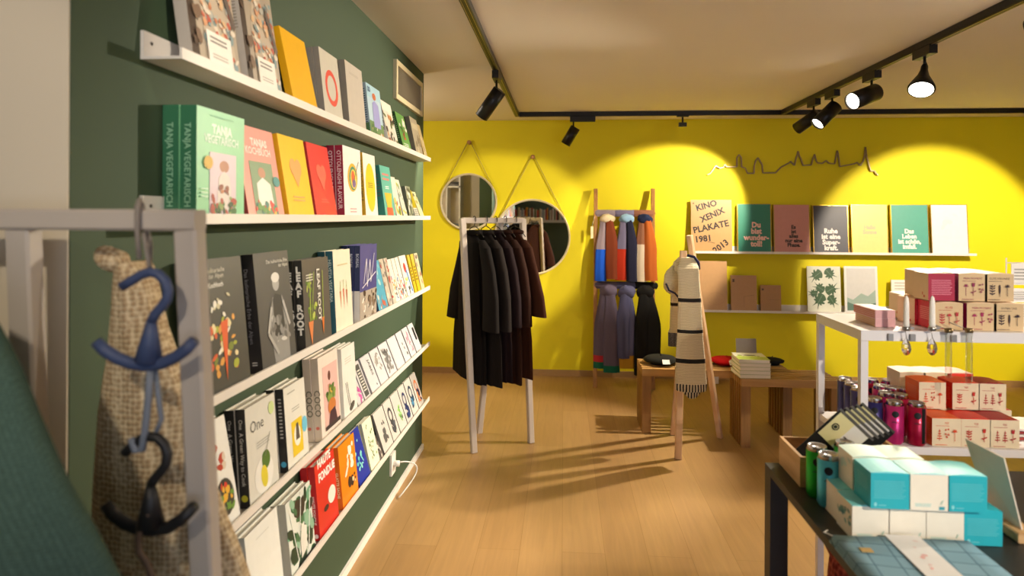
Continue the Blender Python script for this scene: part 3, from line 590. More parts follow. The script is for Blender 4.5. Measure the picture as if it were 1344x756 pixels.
# coats
bar = (Bp-A).normalized(); pl = Vector((bar.y, -bar.x, 0))   # pl points to the viewer side
cth = math.atan2(pl.y, pl.x)
CCOL = [('0e0a09', '17110f'), ('171210', '221b19'), ('150b0d', '221317'), ('22110b', '341a10'), ('2c150c', '432012')]
CLAB = ['blackish brown coat, leftmost on the far rack', 'charcoal brown coat with a wide sleeve, second from the left on the far rack', 'dark plum brown coat in the middle of the far rack', 'dark chestnut coat, second from the right on the far rack', 'reddish brown coat at the right end of the far rack']
for i in range(5):
    t = [.19, .38, .54, .70, .87][i]; P0 = A.lerp(Bp, t); zt = [1.385, 1.385, 1.385, 1.385, 1.385][i]
    T = Matrix.Translation((P0.x, P0.y, 0)) @ Matrix.Rotation(cth, 4, 'Z')   # local +x towards viewer, y along the bar
    m = knit(CCOL[i][0], CCOL[i][1], 260, .25)
    hem = [.43, .42, .44, .42, .45][i]
    root = empty('coat', (P0.x, P0.y, hem), CLAB[i], 'coat', 'dark coats on the far rack')
    wx = [.25, .25, .25, .25, .25][i]
    g = MB(); rings = []
    for z, rx, ry, am in ((hem, wx, .044, .08), (hem+.25, wx-.01, .042, .08), (.85, wx-.03, .04, .06), (1.1, wx-.05, .038, .05), (1.25, wx-.07, .036, .03), (1.33, .17, .034, .01), (1.38, .09, .03, 0), (zt+.015, .06, .028, 0)):
        rings.append(((-.07 if i == 0 else -.02), 0, z, rx, ry, am, 0))
    g.loft(rings, m, 36, 6, seed=i, T=T); lbuild(g, 'coat_body', root)
    for sgn, nm in ((1, 'near'), (-1, 'far')):
        g = MB(); k = sgn; hemz = .80 if i < 2 else .82
        if i == 4: hemz = .88
        rings = [(k*(.31 if i != 4 else .36), -.02, hemz, .095, .038, .03, 0), (k*(.285 if i!=4 else .32), -.01, 1.0, .085, .036, .03, 0), (k*.23, 0, 1.16, .07, .034, .02, 0), (k*.17, 0, 1.30, .05, .032, .01, 0), (k*.12, 0, 1.35, .02, .02, 0, 0)]
        g.loft(rings, m, 20, 4, seed=i+9, T=T); lbuild(g, 'sleeve', root)
    lbuild(MB().tube([T @ Vector((.062*math.cos(a), .042*math.sin(a), 1.398)) for a in [2*PI*j/14 for j in range(14)]], .014, m, 8, True), 'collar', root)
    # hanger
    h = MB(); W = M('2a2622', .35, .6)
    hk = [T @ Vector((.025*math.cos(a), 0, 1.479+.025*math.sin(a))) for a in [PI*1.1, PI*.9, PI*.7, PI*.5, PI*.3, PI*.1, -PI*.1]]
    h.tube(hk[::-1] if False else hk, .0028, W, 6)
    h.tube([hk[-1], T @ Vector((0, .004, 1.455)), T @ Vector((0, 0, 1.44)), T @ Vector((.06, 0, 1.425)), T @ Vector((.15, 0, 1.37))], .003, W, 6)
    h.tube([T @ Vector((0, 0, 1.44)), T @ Vector((-.06, 0, 1.425)), T @ Vector((-.15, 0, 1.37))], .003, W, 6)
    ho = h.build('clothes_hanger'); tag(ho, 'dark wire hanger carrying the ' + CLAB[i].split(',')[0].replace(' in the middle of the far rack','').replace(' at the right end of the far rack',''), 'hanger', 'wire hangers on the far rack')

# ------------------------------------------------------------------ ladder with scarves
LW = wood('b98543', '946430', 'Z')
tl = at(782, 248, BY-.05); bl = onz(781, 509, 0.002); tr = at(857, 248, BY-.05); br_ = onz(857, 511, 0.002)
lr = empty('wooden_ladder', (bl+br_)/2, 'brown wooden ladder leaning on the yellow wall, hung with scarves', 'ladder')
for p, q in ((bl, tl), (br_, tr)): lbuild(MB().beam(p, q, .036, .03, LW), 'rail', lr)
def lad(v, z): 
    t = (z-bl.z)/(tl.z-bl.z); a_ = bl.lerp(tl, t); b_ = br_.lerp(tr, t); return a_.lerp(b_, v)
RZ = [HC+ (285-y)*5.95/840 for y in (279, 325, 371, 417, 464)]
for z in RZ: lbuild(MB().tube([lad(0, z), lad(1, z)], .011, LW, 10), 'rung', lr)
def scarf(v, zr, knotc, tails, label, w=.105, knot_h=.07):
    # tails: list of (x offset, half width, z_end, [(z_from_top_fraction, colour)])
    c = lad(v, zr); root = empty('scarf', (c.x, c.y-.05, tails[0][2]), label, 'scarf', 'knotted scarves on the ladder')
    base = knit(tails[0][3][0][1], tails[0][3][0][1], 300, .3)
    g = MB(); g.loft([(c.x, c.y-.005, zr-.035, w*.9, .03, .05, 0), (c.x, c.y-.005, zr-.01, w, .035, .05, 0), (c.x, c.y, zr+.015, w*.98, .03, .04, 0), (c.x, c.y, zr+.028, w*.85, .015, .03, 0)], base, 28, 7); lbuild(g, 'loop', root)
    kc = knit(knotc, knotc, 300, .3)
    g = MB(); g.ell((c.x+.01, c.y-.05, zr-.06), (w*.66, .05, knot_h*.68), kc, 20, None, .11, int(v*50)); lbuild(g, 'knot', root)
    for j, (dx, hw, ze, cs) in enumerate(tails):
        g = MB(); rings = []; mats = []; zt = zr-.05; n = 12
        for i in range(n+1):
            t = i/n; z = zt+(ze-zt)*t; yy = lad(v, max(.05, z)).y-.045-.012*math.sin(t*PI)-(.012*j)
            ww = hw*(.55+.45*min(1, t*2.5)); rings.append((c.x+dx*(.4+.6*min(1, t*2))+.006*math.sin(t*5+j), yy, z, ww, .018+.008*t, .10, 0))
            if i < n:
                cc = cs[0][1]
                for f_, c2 in cs:
                    if t+.01 >= f_: cc = c2
                mats.append(knit(cc, cc, 300, .3))
        g.loft(rings, mats, 24, 5, seed=j+int(v*100)); lbuild(g, 'tail', root)
z1 = RZ[0]; ze1 = HC-(368-285)*5.8/840; z2 = RZ[2]-.0
scarf(.17, z1, 'd6c4a0', [(-.045, .05, ze1, [(0, '8d7f86'), (.5, '1f55c4')]), (.05, .055, ze1+.02, [(0, '7a3a22')])], 'scarf with a cream knot, blue and brown tails, top left of the ladder')
scarf(.51, z1, '8fb3cf', [(-.04, .055, ze1+.01, [(0, '77718c'), (.48, 'b5351f')]), (.055, .05, ze1, [(0, '27283c')])], 'scarf with a light blue knot, red and navy tails, top middle of the ladder')
scarf(.83, z1, '26304f', [(-.035, .055, ze1+.0, [(0, '8f6048'), (.42, 'cdbda5')]), (.055, .055, ze1+.01, [(0, 'b8612a')])], 'scarf with a navy knot, cream and orange tails, top right of the ladder')
zb = HC-(487-285)*5.62/840
scarf(.2, z2, '6a5f72', [(-.03, .085, zb+.03, [(0, '62586c'), (.84, 'b8343f'), (.87, '1c6650')]), (.03, .07, zb, [(0, '62586c'), (.9, '1c6650')])], 'purple-grey scarf with green ends on the lower left of the ladder', .12, .09)
scarf(.52, z2, '5c5c7c', [(.0, .08, zb+.035, [(0, '565676'), (.84, 'b5882a')]), (-.03, .06, zb+.12, [(0, '565676')])], 'blue-grey scarf with a mustard end on the lower middle of the ladder', .12, .09)
scarf(.84, z2, '1e1d1c', [(.03, .10, zb+.03, [(0, '1c1b1a')]), (-.03, .07, zb-.02, [(0, '1c1b1a')])], 'black scarf knotted on the lower right of the ladder', .12, .09)
# paper tag on the ladder
g = MB(); p = at(777, 305, 5.9); g.box((p.x-.012, p.y, p.z-.055), (p.x+.012, p.y+.001, p.z+.055), M('d8cfa0', .7)).tube([(p.x, p.y, p.z+.055), lad(0, RZ[0])], .001, M('cccccc'), 4)
tag(g.build('price_tag'), 'small paper tag hanging from the left rail of the ladder', 'tag')

# ------------------------------------------------------------------ ledges on the yellow wall
YLD = .11
def yledge(pxl, pxr, py, label):
    a = at(pxl, py, BY-YLD); b = at(pxr, py, BY-YLD); z = a.z
    g = MB(); g.box((a.x, BY-YLD, z-.012), (b.x, BY, z-.004), LM).box((a.x, BY-YLD-.003, z-.013), (b.x, BY-YLD+.003, z+.008), LM).box((a.x, BY-.006, z-.004), (b.x, BY, z+.05), LM)
    tag(g.build('picture_ledge'), label, 'shelf', 'white ledges on the yellow wall'); return z-.004
ZU = yledge(908, 1282, 330.5, 'white ledge on the yellow wall holding the slogan notebooks')
ZL = yledge(912, 1225, 407.5, 'white ledge on the yellow wall under the slogan notebooks, holding cardboard folders')
def Pn(px0, px1, pytop, z, t, c, art, label, name, cat, group, edge=None, lean=.08):
    Y0 = BY-YLD+.006; a = at(px0, 330, Y0); b = at(px1, 330, Y0); zt = at(px0, pytop, Y0).z; h_ = zt-z; w_ = b.x-a.x
    sn = min(.3, (YLD-.02-t)/h_ if lean is None else lean); c_ = math.sqrt(1-sn*sn)
    R = Matrix(((1, 0, 0, 0), (0, c_, sn, 0), (0, -sn, c_, 0), (0, 0, 0, 1)))
    mw = Matrix.Translation((a.x, Y0+.02, z+t*sn+.001)) @ R
    g = MB().box((0, 0, 0), (w_, t, h_), M(c, .45))
    if art: g.art((0, 0, 0), (1, 0, 0), (0, 0, 1), w_, h_, art)
    o = g.build(name, None, mw); tag(o, label, cat, group)
    if edge:
        e = MB().box((w_, -.001, 0), (w_+.006, t+.001, h_), edge).box((-.006, -.001, 0), (0, t+.001, h_), edge).box((-.006, -.001, h_), (w_+.006, t+.001, h_+.004), edge); q = e.build('gilt_edge', o)
    return o
GN = 'slogan notebooks on the yellow-wall ledge'
Pn(908, 962, 262, ZU, .012, 'bd925c', [('t','KINO',.4,.84,.078,'1c1612',dict(rot=.28,bold=.03)),('t','XENIX',.55,.66,.078,'1c1612',dict(rot=.42,bold=.03)),('t','PLAKATE',.5,.43,.08,'1c1612',dict(rot=.22,bold=.03)),('t','1981',.3,.2,.078,'1c1612',dict(rot=.12,bold=.03)),('l',.4,.2,.58,.17,.004,'3f3228'),('t','2013',.76,.07,.078,'1c1612',dict(rot=.65,bold=.03)),('e',.06,.93,.02,.012,'3f3228')], 'brown paper poster book lettered KINO XENIX PLAKATE 1981 2013', 'poster_book', 'book', None)
S = lambda L, c, u, v, s, al='LEFT': [('t', L, u, v, s, c, dict(align=al, bold=.045, sx=.95))]
Pn(970, 1013, 268, ZU, .02, '2f7f68', S('Du\nbist\nwunder-\ntoll!', 'f2c2b8', .56, .52, .068, 'CENTER'), 'green notebook reading Du bist wundertoll', 'notebook', 'notebook', GN, BRASS)
Pn(1018, 1064, 269, ZU, .02, 'cf8f86', S('Es\nist\nalles\nnur eine\nPhase.', '3a2f2c', .55, .5, .048, 'CENTER'), 'dusty pink notebook reading Es ist alles nur eine Phase', 'notebook', 'notebook', GN, BRASS)
Pn(1070, 1115, 270, ZU, .02, '45424a', S('Ruhe\nist eine\nSuper-\nkraft.', 'f2e6e0', .5, .42, .06, 'CENTER'), 'charcoal notebook reading Ruhe ist eine Superkraft', 'notebook', 'notebook', GN, BRASS)
Pn(1121, 1167, 269, ZU, .02, 'e9cf7a', S('Hallo\nSonne', 'e8b58a', .5, .5, .05, 'CENTER'), 'pale yellow notebook with faint pink lettering', 'notebook', 'notebook', GN, BRASS)
Pn(1173, 1221, 269, ZU, .02, '4f9f8c', S('Das\nLeben\nist schön,\nimfall.', 'f5ece2', .48, .42, .054, 'CENTER'), 'sea green notebook reading Das Leben ist schön imfall', 'notebook', 'notebook', GN, BRASS)
Pn(1226, 1273, 269, ZU, .02, 'f3e3e0', [('b',.25,.3,.75,.8,6,['f5d8d6','f0dcdc'],.03,3)], 'very pale pink notebook at the right end of the ledge', 'notebook', 'notebook', GN, BRASS)
KR = 'c29765'
Pn(919, 956, 343, ZL, .01, KR, [('ring',.6,.24,.3,.12,.02,'a97f50')], 'large plain cardboard folder on the lower ledge', 'cardboard_folder', 'folder', 'cardboard folders on the lower ledge')
Pn(961, 995, 362, ZL, .02, 'b98c5a', [('lines',.06,.75,.14,.95,1,'4a3524'),('l',.5,.4,.9,.45,.003,'94704a'),('l',.5,.4,.5,.1,.003,'94704a')], 'mid-sized cardboard folder on the lower ledge', 'cardboard_folder', 'folder', 'cardboard folders on the lower ledge')
Pn(1000, 1027, 375, ZL, .02, 'b08452', [('lines',.06,.75,.16,.92,1,'4a3524'),('l',.4,.45,.9,.45,.003,'94704a')], 'smallest cardboard folder on the lower ledge', 'cardboard_folder', 'folder', 'cardboard folders on the lower ledge')
def monst(cu, cv, r, an):
    pts = []; n = 30
    for i in range(n):
        g_ = 2*PI*i/n; d_ = abs(((g_+PI) % (2*PI))-PI)
        q = r*(.62+.3*math.cos(d_)*(-1 if d_ > 2.6 else 1) if d_ < 2.8 else .25)
        if i % 3 == 1 and .5 < d_ < 2.6: q *= .62
        pts.append((cu+q*math.cos(g_+an)*.95, cv+q*math.sin(g_+an)*.72))
    return [('p', pts, '3f5c3c'), ('l', cu-.2*r*math.cos(an), cv-.2*r*math.sin(an), cu+.75*r*math.cos(an), cv+.6*r*math.sin(an), .0022, '8ba184')]
ml = []
for (cu, cv, r, an) in ((.2,.82,.3,.6),(.75,.86,.28,2.4),(.3,.55,.26,-.5),(.8,.52,.3,3.6),(.3,.2,.32,1.0),(.8,.2,.26,2.2),(.08,.4,.2,0)): ml += monst(cu*.86+.07, cv*.88+.06, r*.9, an)
Pn(1062, 1106, 350, ZL, .012, 'dcdccb', ml, 'print of green monstera leaves on the lower ledge', 'print', 'print', 'prints on the lower ledge')
Pn(1111, 1155, 350, ZL, .015, 'e2e0dc', [('r',.07,.05,.93,.95,'cfccc8'),('p',[(.07,.05),(.93,.05),(.93,.5),(.7,.36),(.5,.42),(.25,.28),(.07,.33)],'9db0a4'),('p',[(.07,.05),(.93,.05),(.93,.22),(.4,.14),(.07,.24)],'5f7b6c')], 'white framed misty landscape print on the lower ledge', 'print', 'print', 'prints on the lower ledge')
Pn(1173, 1216, 368, ZL, .012, 'e9e6dd', [('lines',.1,.1,.9,.95,10,'c4bfae')], 'white planner with faint lines, at the right end of the lower ledge', 'planner', 'planner', None)

# ------------------------------------------------------------------ coat stand with striped scarf
SW = wood('ecc9a2', 'd3a67c', 'Z', 3)
ap = at(902, 322, 4.18)
f1 = onz(890, 602, .002); f2 = onz(945, 574, .002); f3 = onz(883, 570, .002)
cs_ = empty('coat_stand', (ap.x, ap.y, 0), 'light wooden three-legged coat stand with the striped scarf', 'coat stand')
def ext(f, top, k): return f + (top-f)*k
lbuild(MB().beam(f1, at(897, 329, 4.10), .042, .03, SW), 'leg', cs_, None)
lbuild(MB().beam(f2, at(905, 309, 4.22), .036, .03, SW), 'leg', cs_, None)
lbuild(MB().beam(f3, at(903, 335, 4.28), .036, .03, SW), 'leg', cs_, None)
lbuild(MB().tube([at(900, 338, 4.09), at(900, 338, 4.24)], .008, M('77603f', .4), 8), 'bolt', cs_)
def ribbed():
    m = bpy.data.materials.new('ribbed_cream'); m.use_nodes = True; nt = m.node_tree; b = nt.nodes['Principled BSDF']; b.inputs['Roughness'].default_value = .9; b.inputs['Specular IOR Level'].default_value = .15
    tc = nt.nodes.new('ShaderNodeTexCoord'); wv = nt.nodes.new('ShaderNodeTexWave'); wv.inputs['Scale'].default_value = 34; wv.inputs['Distortion'].default_value = 1.2; wv.bands_direction = 'Z'
    cr = nt.nodes.new('ShaderNodeValToRGB'); cr.color_ramp.elements[0].color = lin('bfae8c'); cr.color_ramp.elements[1].position = .55; cr.color_ramp.elements[1].color = lin('ebdfc2')
    bp = nt.nodes.new('ShaderNodeBump'); bp.inputs['Strength'].default_value = .4; bp.inputs['Distance'].default_value = .005
    nt.links.new(tc.outputs['Object'], wv.inputs['Vector']); nt.links.new(wv.outputs['Fac'], cr.inputs[0]); nt.links.new(cr.outputs[0], b.inputs['Base Color']); nt.links.new(wv.outputs['Fac'], bp.inputs['Height']); nt.links.new(bp.outputs[0], b.inputs['Normal']); return m
SC = ribbed(); SD = M('1d1b1c', .9, var=.2, scale=150)
def zebra():
    m = bpy.data.materials.new('striped_hem'); m.use_nodes = True; nt = m.node_tree; b = nt.nodes['Principled BSDF']; b.inputs['Roughness'].default_value = .9
    tc = nt.nodes.new('ShaderNodeTexCoord'); wv = nt.nodes.new('ShaderNodeTexWave'); wv.inputs['Scale'].default_value = 18; wv.inputs['Distortion'].default_value = 1.5; wv.bands_direction = 'X'
    cr = nt.nodes.new('ShaderNodeValToRGB'); cr.color_ramp.interpolation = 'CONSTANT'; cr.color_ramp.elements[0].color = lin('24222a'); cr.color_ramp.elements[1].position = .5; cr.color_ramp.elements[1].color = lin('d8cdb4')
    nt.links.new(tc.outputs['Object'], wv.inputs['Vector']); nt.links.new(wv.outputs['Fac'], cr.inputs[0]); nt.links.new(cr.outputs[0], b.inputs['Base Color']); return m
ZB = zebra()
sr = empty('striped_scarf', at(905, 515, 4.0), 'cream striped scarf with black bands draped over the wooden coat stand', 'scarf')
def px_loft(rows, mats, Y, name, root, th=.03, folds=5, seed=1, amp=.08, n=36):
    # rows: (left px, right px, y px) -> closed cloth tube at depth Y
    rings = []
    for r_ in rows:
        l, r2, y = r_[:3]; dY = r_[3] if len(r_) > 3 else 0; t_ = r_[4] if len(r_) > 4 else th
        a = at(l, y, Y+dY); b = at(r2, y, Y+dY); rings.append(((a.x+b.x)/2, Y+dY, a.z, (b.x-a.x)/2, t_, amp, 0))
    g = MB(); g.loft(rings, mats, n, folds, seed=seed); return lbuild(g, name, root)
px_loft([(894, 912, 338, .06), (890, 917, 352), (891, 918, 370), (891, 919.5, 391)][::1] + [(891, 920, 396)] + [(890, 922, 432), (890, 922, 436.5), (888, 925, 470), (888, 925, 475.5), (887, 927, 503), (888, 926.5, 511), (890, 925, 513)],
        [SC, SC, SC, SD, SC, SD, SC, SD, SC, ZB, ZB], 4.0, 'front_panel', sr, .028, 4, 3, .05)
px_loft([(880, 893, 372), (880, 895, 397), (880, 896, 401), (879, 896, 432), (877, 893, 436), (877, 892, 454)], [SC, SD, SC, SC, knit('3a3a40', '8a8890', 200)], 4.17, 'rear_tail', sr, .025, 5, 4, .08)
g = MB(); c = at(886, 366, 4.15); g.ell((c.x, c.y, c.z), (.068, .05, .095), SC, 20, Matrix.Translation(c) @ Matrix.Rotation(.35, 4, 'Y') @ Matrix.Translation(-c), .1, 5); lbuild(g, 'bunched_fold', sr)
g = MB(); c = at(899, 349, 4.12); g.ell((c.x, c.y, c.z), (.075, .07, .06), SC, 20, None, .12, 8); lbuild(g, 'bunched_fold', sr)
g = MB(); c = at(907, 347, 4.03); g.tube([c+Vector((-.02, .02, .055)), c+Vector((.02, 0, .045)), c+Vector((.045, 0, .01)), c+Vector((.05, .01, -.03))], .009, M('22264c', .8), 8); lbuild(g, 'navy_edging', sr); g = MB()
a1 = at(874, 372, 4.08); g.tube([a1, at(878, 381, 4.07), at(886, 385, 4.07), at(892, 392, 4.08)], .006, M('22264c', .8), 8); lbuild(g, 'navy_edging', sr)
px_loft([(893, 919, 511), (897, 917, 516), (903, 913, 522)], ZB, 4.02, 'scarf_tip', sr, .02, 5, 4, .1)

# ------------------------------------------------------------------ slatted benches
BW = wood('c4995c', 'ab8048', 'X', 3); BWD = wood('a87c44', '876030', 'Z', 3)
def bench(x0, x1, y0, y1, zt, n, label, lw):
    root = empty('slatted_bench', ((x0+x1)/2, (y0+y1)/2, 0), label, 'bench', 'slatted wooden benches')
    s = (y1-y0)/n; tk = .05
    for i in range(n):
        ya = y0+s*i+.004; yb = ya+s*.62
        lbuild(MB().box((x0, ya, zt-tk), (x1, yb, zt), BW), 'seat_slat', root)
        for xa in (x0, x1-lw): lbuild(MB().box((xa, ya, 0.001), (xa+lw, yb, zt-tk), BWD), 'leg_slat', root)
    for xa in (x0+.01, x1-.05): lbuild(MB().box((xa+.005, y0+.03, zt-tk-.03), (xa+.03, y1-.03, zt-tk), BWD), 'crossbar', root)
p0 = onz(840, 561.5, 0); p1 = onz(1031, 567, 0)
b1x0, b1x1, b1y0 = p0.x, p1.x, 4.5
bench(b1x0, b1x1, b1y0, b1y0+.34, .45, 6, 'longer slatted wooden bench with the berets, behind the coat stand', .06)
p2 = onz(979, 588, 0); b2x0 = p2.x-.03; b2y0 = p2.y
bench(b2x0, onz(1099, 588, 0).x, b2y0, b2y0+.31, .45, 6, 'shorter slatted wooden bench with the stack of books', .06)
print('bench', p0, p1, p2)
def beret(px, py, r, c, label, z=.451, tagc=None, h=.05):
    p = onz(px, py, z)
    root = empty('beret', (p.x, p.y, z), label, 'beret', 'berets on the longer bench')
    T = Matrix.Translation((p.x, p.y, z+.001))
    crn = lbuild(MB().lathe([(r*.6, 0), (r*.62, .012), (r*.95, .02), (r, .03), (r*.8, h*.95), (r*.35, h*1.1), (.004, h*1.12)], knit(c, c, 250, .4), 28, T), 'crown', root)
    MB().tube([(p.x, p.y, z+h*1.1), (p.x+.004, p.y, z+h*1.1+.015)], .004, M(c, .8), 6).build('stalk', crn)
    if tagc:
        g = MB().box((-.025, -.0005, -.02), (.025, .0005, .02), M('ece8e0', .7), Matrix.Translation((p.x+.02, p.y-r*.98, z+h*.75)) @ Matrix.Rotation(-.9, 4, 'X')); lbuild(g, 'paper_tag', root)
beret(867, 477, .125, '24241f', 'dark charcoal beret on the left end of the bench', tagc=1)
beret(953, 478, .115, 'c4141a', 'red beret on the bench beside the grey sign', tagc=1, h=.045)
beret(1013, 478, .085, '17161a', 'small black beret right of the grey sign', h=.04)
beret(921, 476, .07, '1f2623', 'dark beret half hidden behind the striped scarf', h=.04)
GS = M('8f877e', .5)
p = onz(984, 482, .451); g = MB(); a = at(969, 482, p.y); b = at(996, 482, p.y); 
T = Matrix.Translation((a.x, p.y+.04, .452)) @ Matrix.Rotation(.15, 4, 'X').inverted()
g.box((0, 0, 0), (b.x-a.x, .004, at(970, 446, p.y).z-.452), GS, T); g.box((0, -.03, 0), (b.x-a.x, .035, .012), wood('c79a62', 'a8773f'), Matrix.Translation((a.x, p.y+.04, .452)))
tag(g.build('sign_panel'), 'small blank grey sign standing on the bench', 'sign')
g = MB(); p = at(939, 496, 4.49); g.box((p.x-.022, p.y, p.z-.04), (p.x+.022, p.y+.001, .41), M('b9b4ad', .7))
tag(g.build('paper_tag'), 'white paper tag hanging below the front of the longer bench', 'tag')
# book stack
p = onz(991, 497, .451)
for i in range(5):
    g = MB(); w2, d2, t2 = .20, .22, .024; rz = (.03, -.03, .05, .0, -.04)[i]
    T = Matrix.Translation((p.x+(.0,.004,-.003,.002,0)[i], p.y+.11, .4515+i*(t2+.0006))) @ Matrix.Rotation(rz, 4, 'Z')
    g.box((-w2/2, -d2/2, 0), (w2/2, d2/2, .0015), M('b9bf8a', .5), T).box((-w2/2, -d2/2, t2-.0015), (w2/2, d2/2, t2), M('dfe0cf', .5), T)
    if i == 4: 
        g.art(T @ Vector((-w2/2, -d2/2, t2)), T.to_3x3() @ Vector((1, 0, 0)), T.to_3x3() @ Vector((0, 1, 0)), w2, d2, [('r',0,.0,1,.45,'a9c04a'),('b',.1,.4,.9,.62,12,['8fb03c','c9cf7a','6f8f3a'],.02,4),('e',.5,.6,.2,.06,'3c3f2f')])
    o = g.build('book'); MB().box((-w2/2+.004, -d2/2+.003, .0016), (w2/2-.003, d2/2-.003, t2-.0016), PAGES, T).build('pages', o)
    tag(o, ['bottom book of the stack on the shorter bench', 'second book from the bottom of the bench stack', 'middle book of the bench stack', 'second book from the top of the bench stack', 'top book of the bench stack with green and white cover'][i], 'book', 'books stacked on the shorter bench')

# ------------------------------------------------------------------ white metal display table
TWX = .936; ty0, ty1, tz, lz = 2.10, 2.46, 1.148, .785; tx1 = 2.35
WM = M('e6e2e4', .35, var=.01)
tr_ = empty('display_table', (1.6, 2.28, 0), 'white metal two-tier display table with tea boxes and cans', 'table')
lbuild(MB().box((TWX, ty0, tz-.004), (tx1, ty1, tz), WM).box((TWX, ty0, tz-.032), (tx1, ty0+.012, tz-.004), WM).box((TWX, ty0+.012, tz-.032), (TWX+.012, ty1, tz-.004), WM), 'table_top', tr_)
lbuild(MB().box((TWX+.004, ty0+.002, lz-.024), (tx1-.004, ty1-.002, lz), WM), 'lower_shelf', tr_)
for x in (TWX, tx1-.024):
    for y in (ty0+.0, ty1-.024): lbuild(MB().box((x, y, .001), (x+.022, y+.022, tz-.033), WM), 'leg', tr_)

def cube_box(x, y, z, w_, h_, d_, face, side, top, art, sart, label, group, rz=0.0, name='tea_box'):
    g = MB(); e = .0008
    T = Matrix.Translation((x, y, z)) @ Matrix.Rotation(rz, 4, 'Z')
    f = M(face, .5); s_ = M(side, .5); t_ = M(top, .5)
    V = [(0,0,0),(w_,0,0),(w_,d_,0),(0,d_,0),(0,0,h_),(w_,0,h_),(w_,d_,h_),(0,d_,h_)]
    g.add(V, [(0,1,5,4)], f, T=T); g.add(V, [(3,0,4,7)], s_, T=T); g.add(V, [(1,2,6,5)], s_, T=T); g.add(V, [(2,3,7,6),(0,3,2,1)], f, T=T)
    # slightly arched lid
    n = 6; vs = []
    for i in range(n+1):
        u = i/n; b_ = .0035*math.sin(PI*u); vs += [(w_*u, 0, h_+b_), (w_*u, d_, h_+b_)]
    g.add(vs, [(2*i, 2*i+2, 2*i+3, 2*i+1) for i in range(n)] + [tuple(range(0, 2*n+2, 2))[::-1] , tuple(range(1, 2*n+3, 2))], t_, T=T)
    R3 = T.to_3x3()
    if art: g.art(T @ Vector((0, 0, 0)), R3 @ Vector((1, 0, 0)), (0, 0, 1), w_, h_, art)
    if sart: g.art(T @ Vector((0, d_, 0)), R3 @ Vector((0, -1, 0)), (0, 0, 1), d_, h_, sart)
    o = g.build(name); return tag(o, label, 'box', group)
def plant(cu, kind, c, s_=1.0):
    o = []
    if kind == 0:
        o.append(('l', cu, .22, cu, .62, .0015, c))
        for v in (.28, .38, .48, .56):
            for sg in (-1, 1): o.append(('e', cu+sg*.05, v, .055, .022, c, sg*.5))
    if kind == 1:
        o.append(('l', cu, .2, cu, .5, .0015, c)); o.append(('e', cu, .58, .05, .06, c)); o.append(('e', cu-.05, .32, .05, .02, c, -.5)); o.append(('e', cu+.05, .36, .05, .02, c, .5)); o.append(('p', [(cu-.06,.62),(cu-.03,.7),(cu,.64),(cu+.03,.7),(cu+.06,.62)], c))
    if kind == 2:
        o.append(('l', cu, .2, cu, .62, .0015, c))
        for i in range(4): o.append(('l', cu-.09+.02*i, .28+.09*i, cu+.09-.02*i, .28+.09*i, .003, c))
    if kind == 3: o.append(('e', cu, .45, .03, .17, c)); o.append(('l', cu, .18, cu, .3, .0015, c))
    if kind == 4:
        o.append(('l', cu, .2, cu, .5, .0015, c))
        for a_ in (.3, 1.0, 1.57, 2.1, 2.8): o.append(('e', cu+.05*math.cos(a_), .52+.06*math.sin(a_), .05, .018, c, a_))
    if kind == 5:
        for dx, dv in ((-.04,.6),(.05,.62),(-.05,.45),(.06,.42),(0,.34)): o.append(('e', cu+dx, dv, .026, .03, c)); 
        o.append(('l', cu-.05, .34, cu+.06, .5, .0012, c))
    return o
def tea(kinds, c, title): return [('t', title, .5, .8, .0085, c), ('lines', .12, .72, .6, .75, 1, c)] + plant(.25, kinds[0], c) + (plant(.5, kinds[1], c) if len(kinds) == 3 else []) + plant(.76, kinds[-1], c) + [('lines', .08, .05, .5, .09, 1, c)]
KF = 'd6b98e'; GT = 'tea boxes on the white table top'
xs = lambda px, Y, z: at(px, 400, Y).x
d = .09; Yf = 2.125
bw = .0885
# lower layer on table top
def rowx(px, Y): return at(px, 420, Y).x
cube_box(rowx(1227, Yf), Yf, tz+.001, .084, .086, .1, KF, 'd4223c', 'e8c6a0', tea((0,4,1),'b8202e','FEUER'), [('lines',.15,.3,.85,.8,7,'ee8a8a')], 'kraft tea box with red flowers, left of the lower row on the table top', GT)
cube_box(rowx(1269, Yf), Yf, tz+.001, bw, .086, .1, KF, 'a02880', 'e8c6a0', tea((4,1,5),'a8245a','MEIN MOMENT'), [('lines',.15,.3,.85,.8,7,'cf7ab8')], 'kraft tea box with pink flowers, middle of the lower row on the table top', GT)
cube_box(rowx(1304.5, Yf), Yf, tz+.001, bw, .086, .1, KF, '3a2230', 'e8c6a0', tea((0,3,4),'35202c','GUTEN TAG'), None, 'kraft tea box with dark herbs, right of the lower row on the table top', GT)
cube_box(rowx(1206, Yf+.075), Yf+.10, tz+.001, .052, .086, .09, 'd8243c', 'e8c6a0', 'e8c6a0', [('lines',.1,.2,.9,.75,8,'ef8088')], [('b',.6,.1,.8,.25,2,['c9402c'],.006,1)], 'tea box turned sideways showing a narrow red face, left of the lower row', GT, .12)
cube_box(rowx(1180, 2.36), 2.34, tz+.001, .08, .086, .09, 'e2c49c', 'e2c49c', 'eed8b8', None, [('b',.6,.1,.8,.25,2,['c9402c'],.006,1)], 'cream tea box at the back left of the lower row', GT)
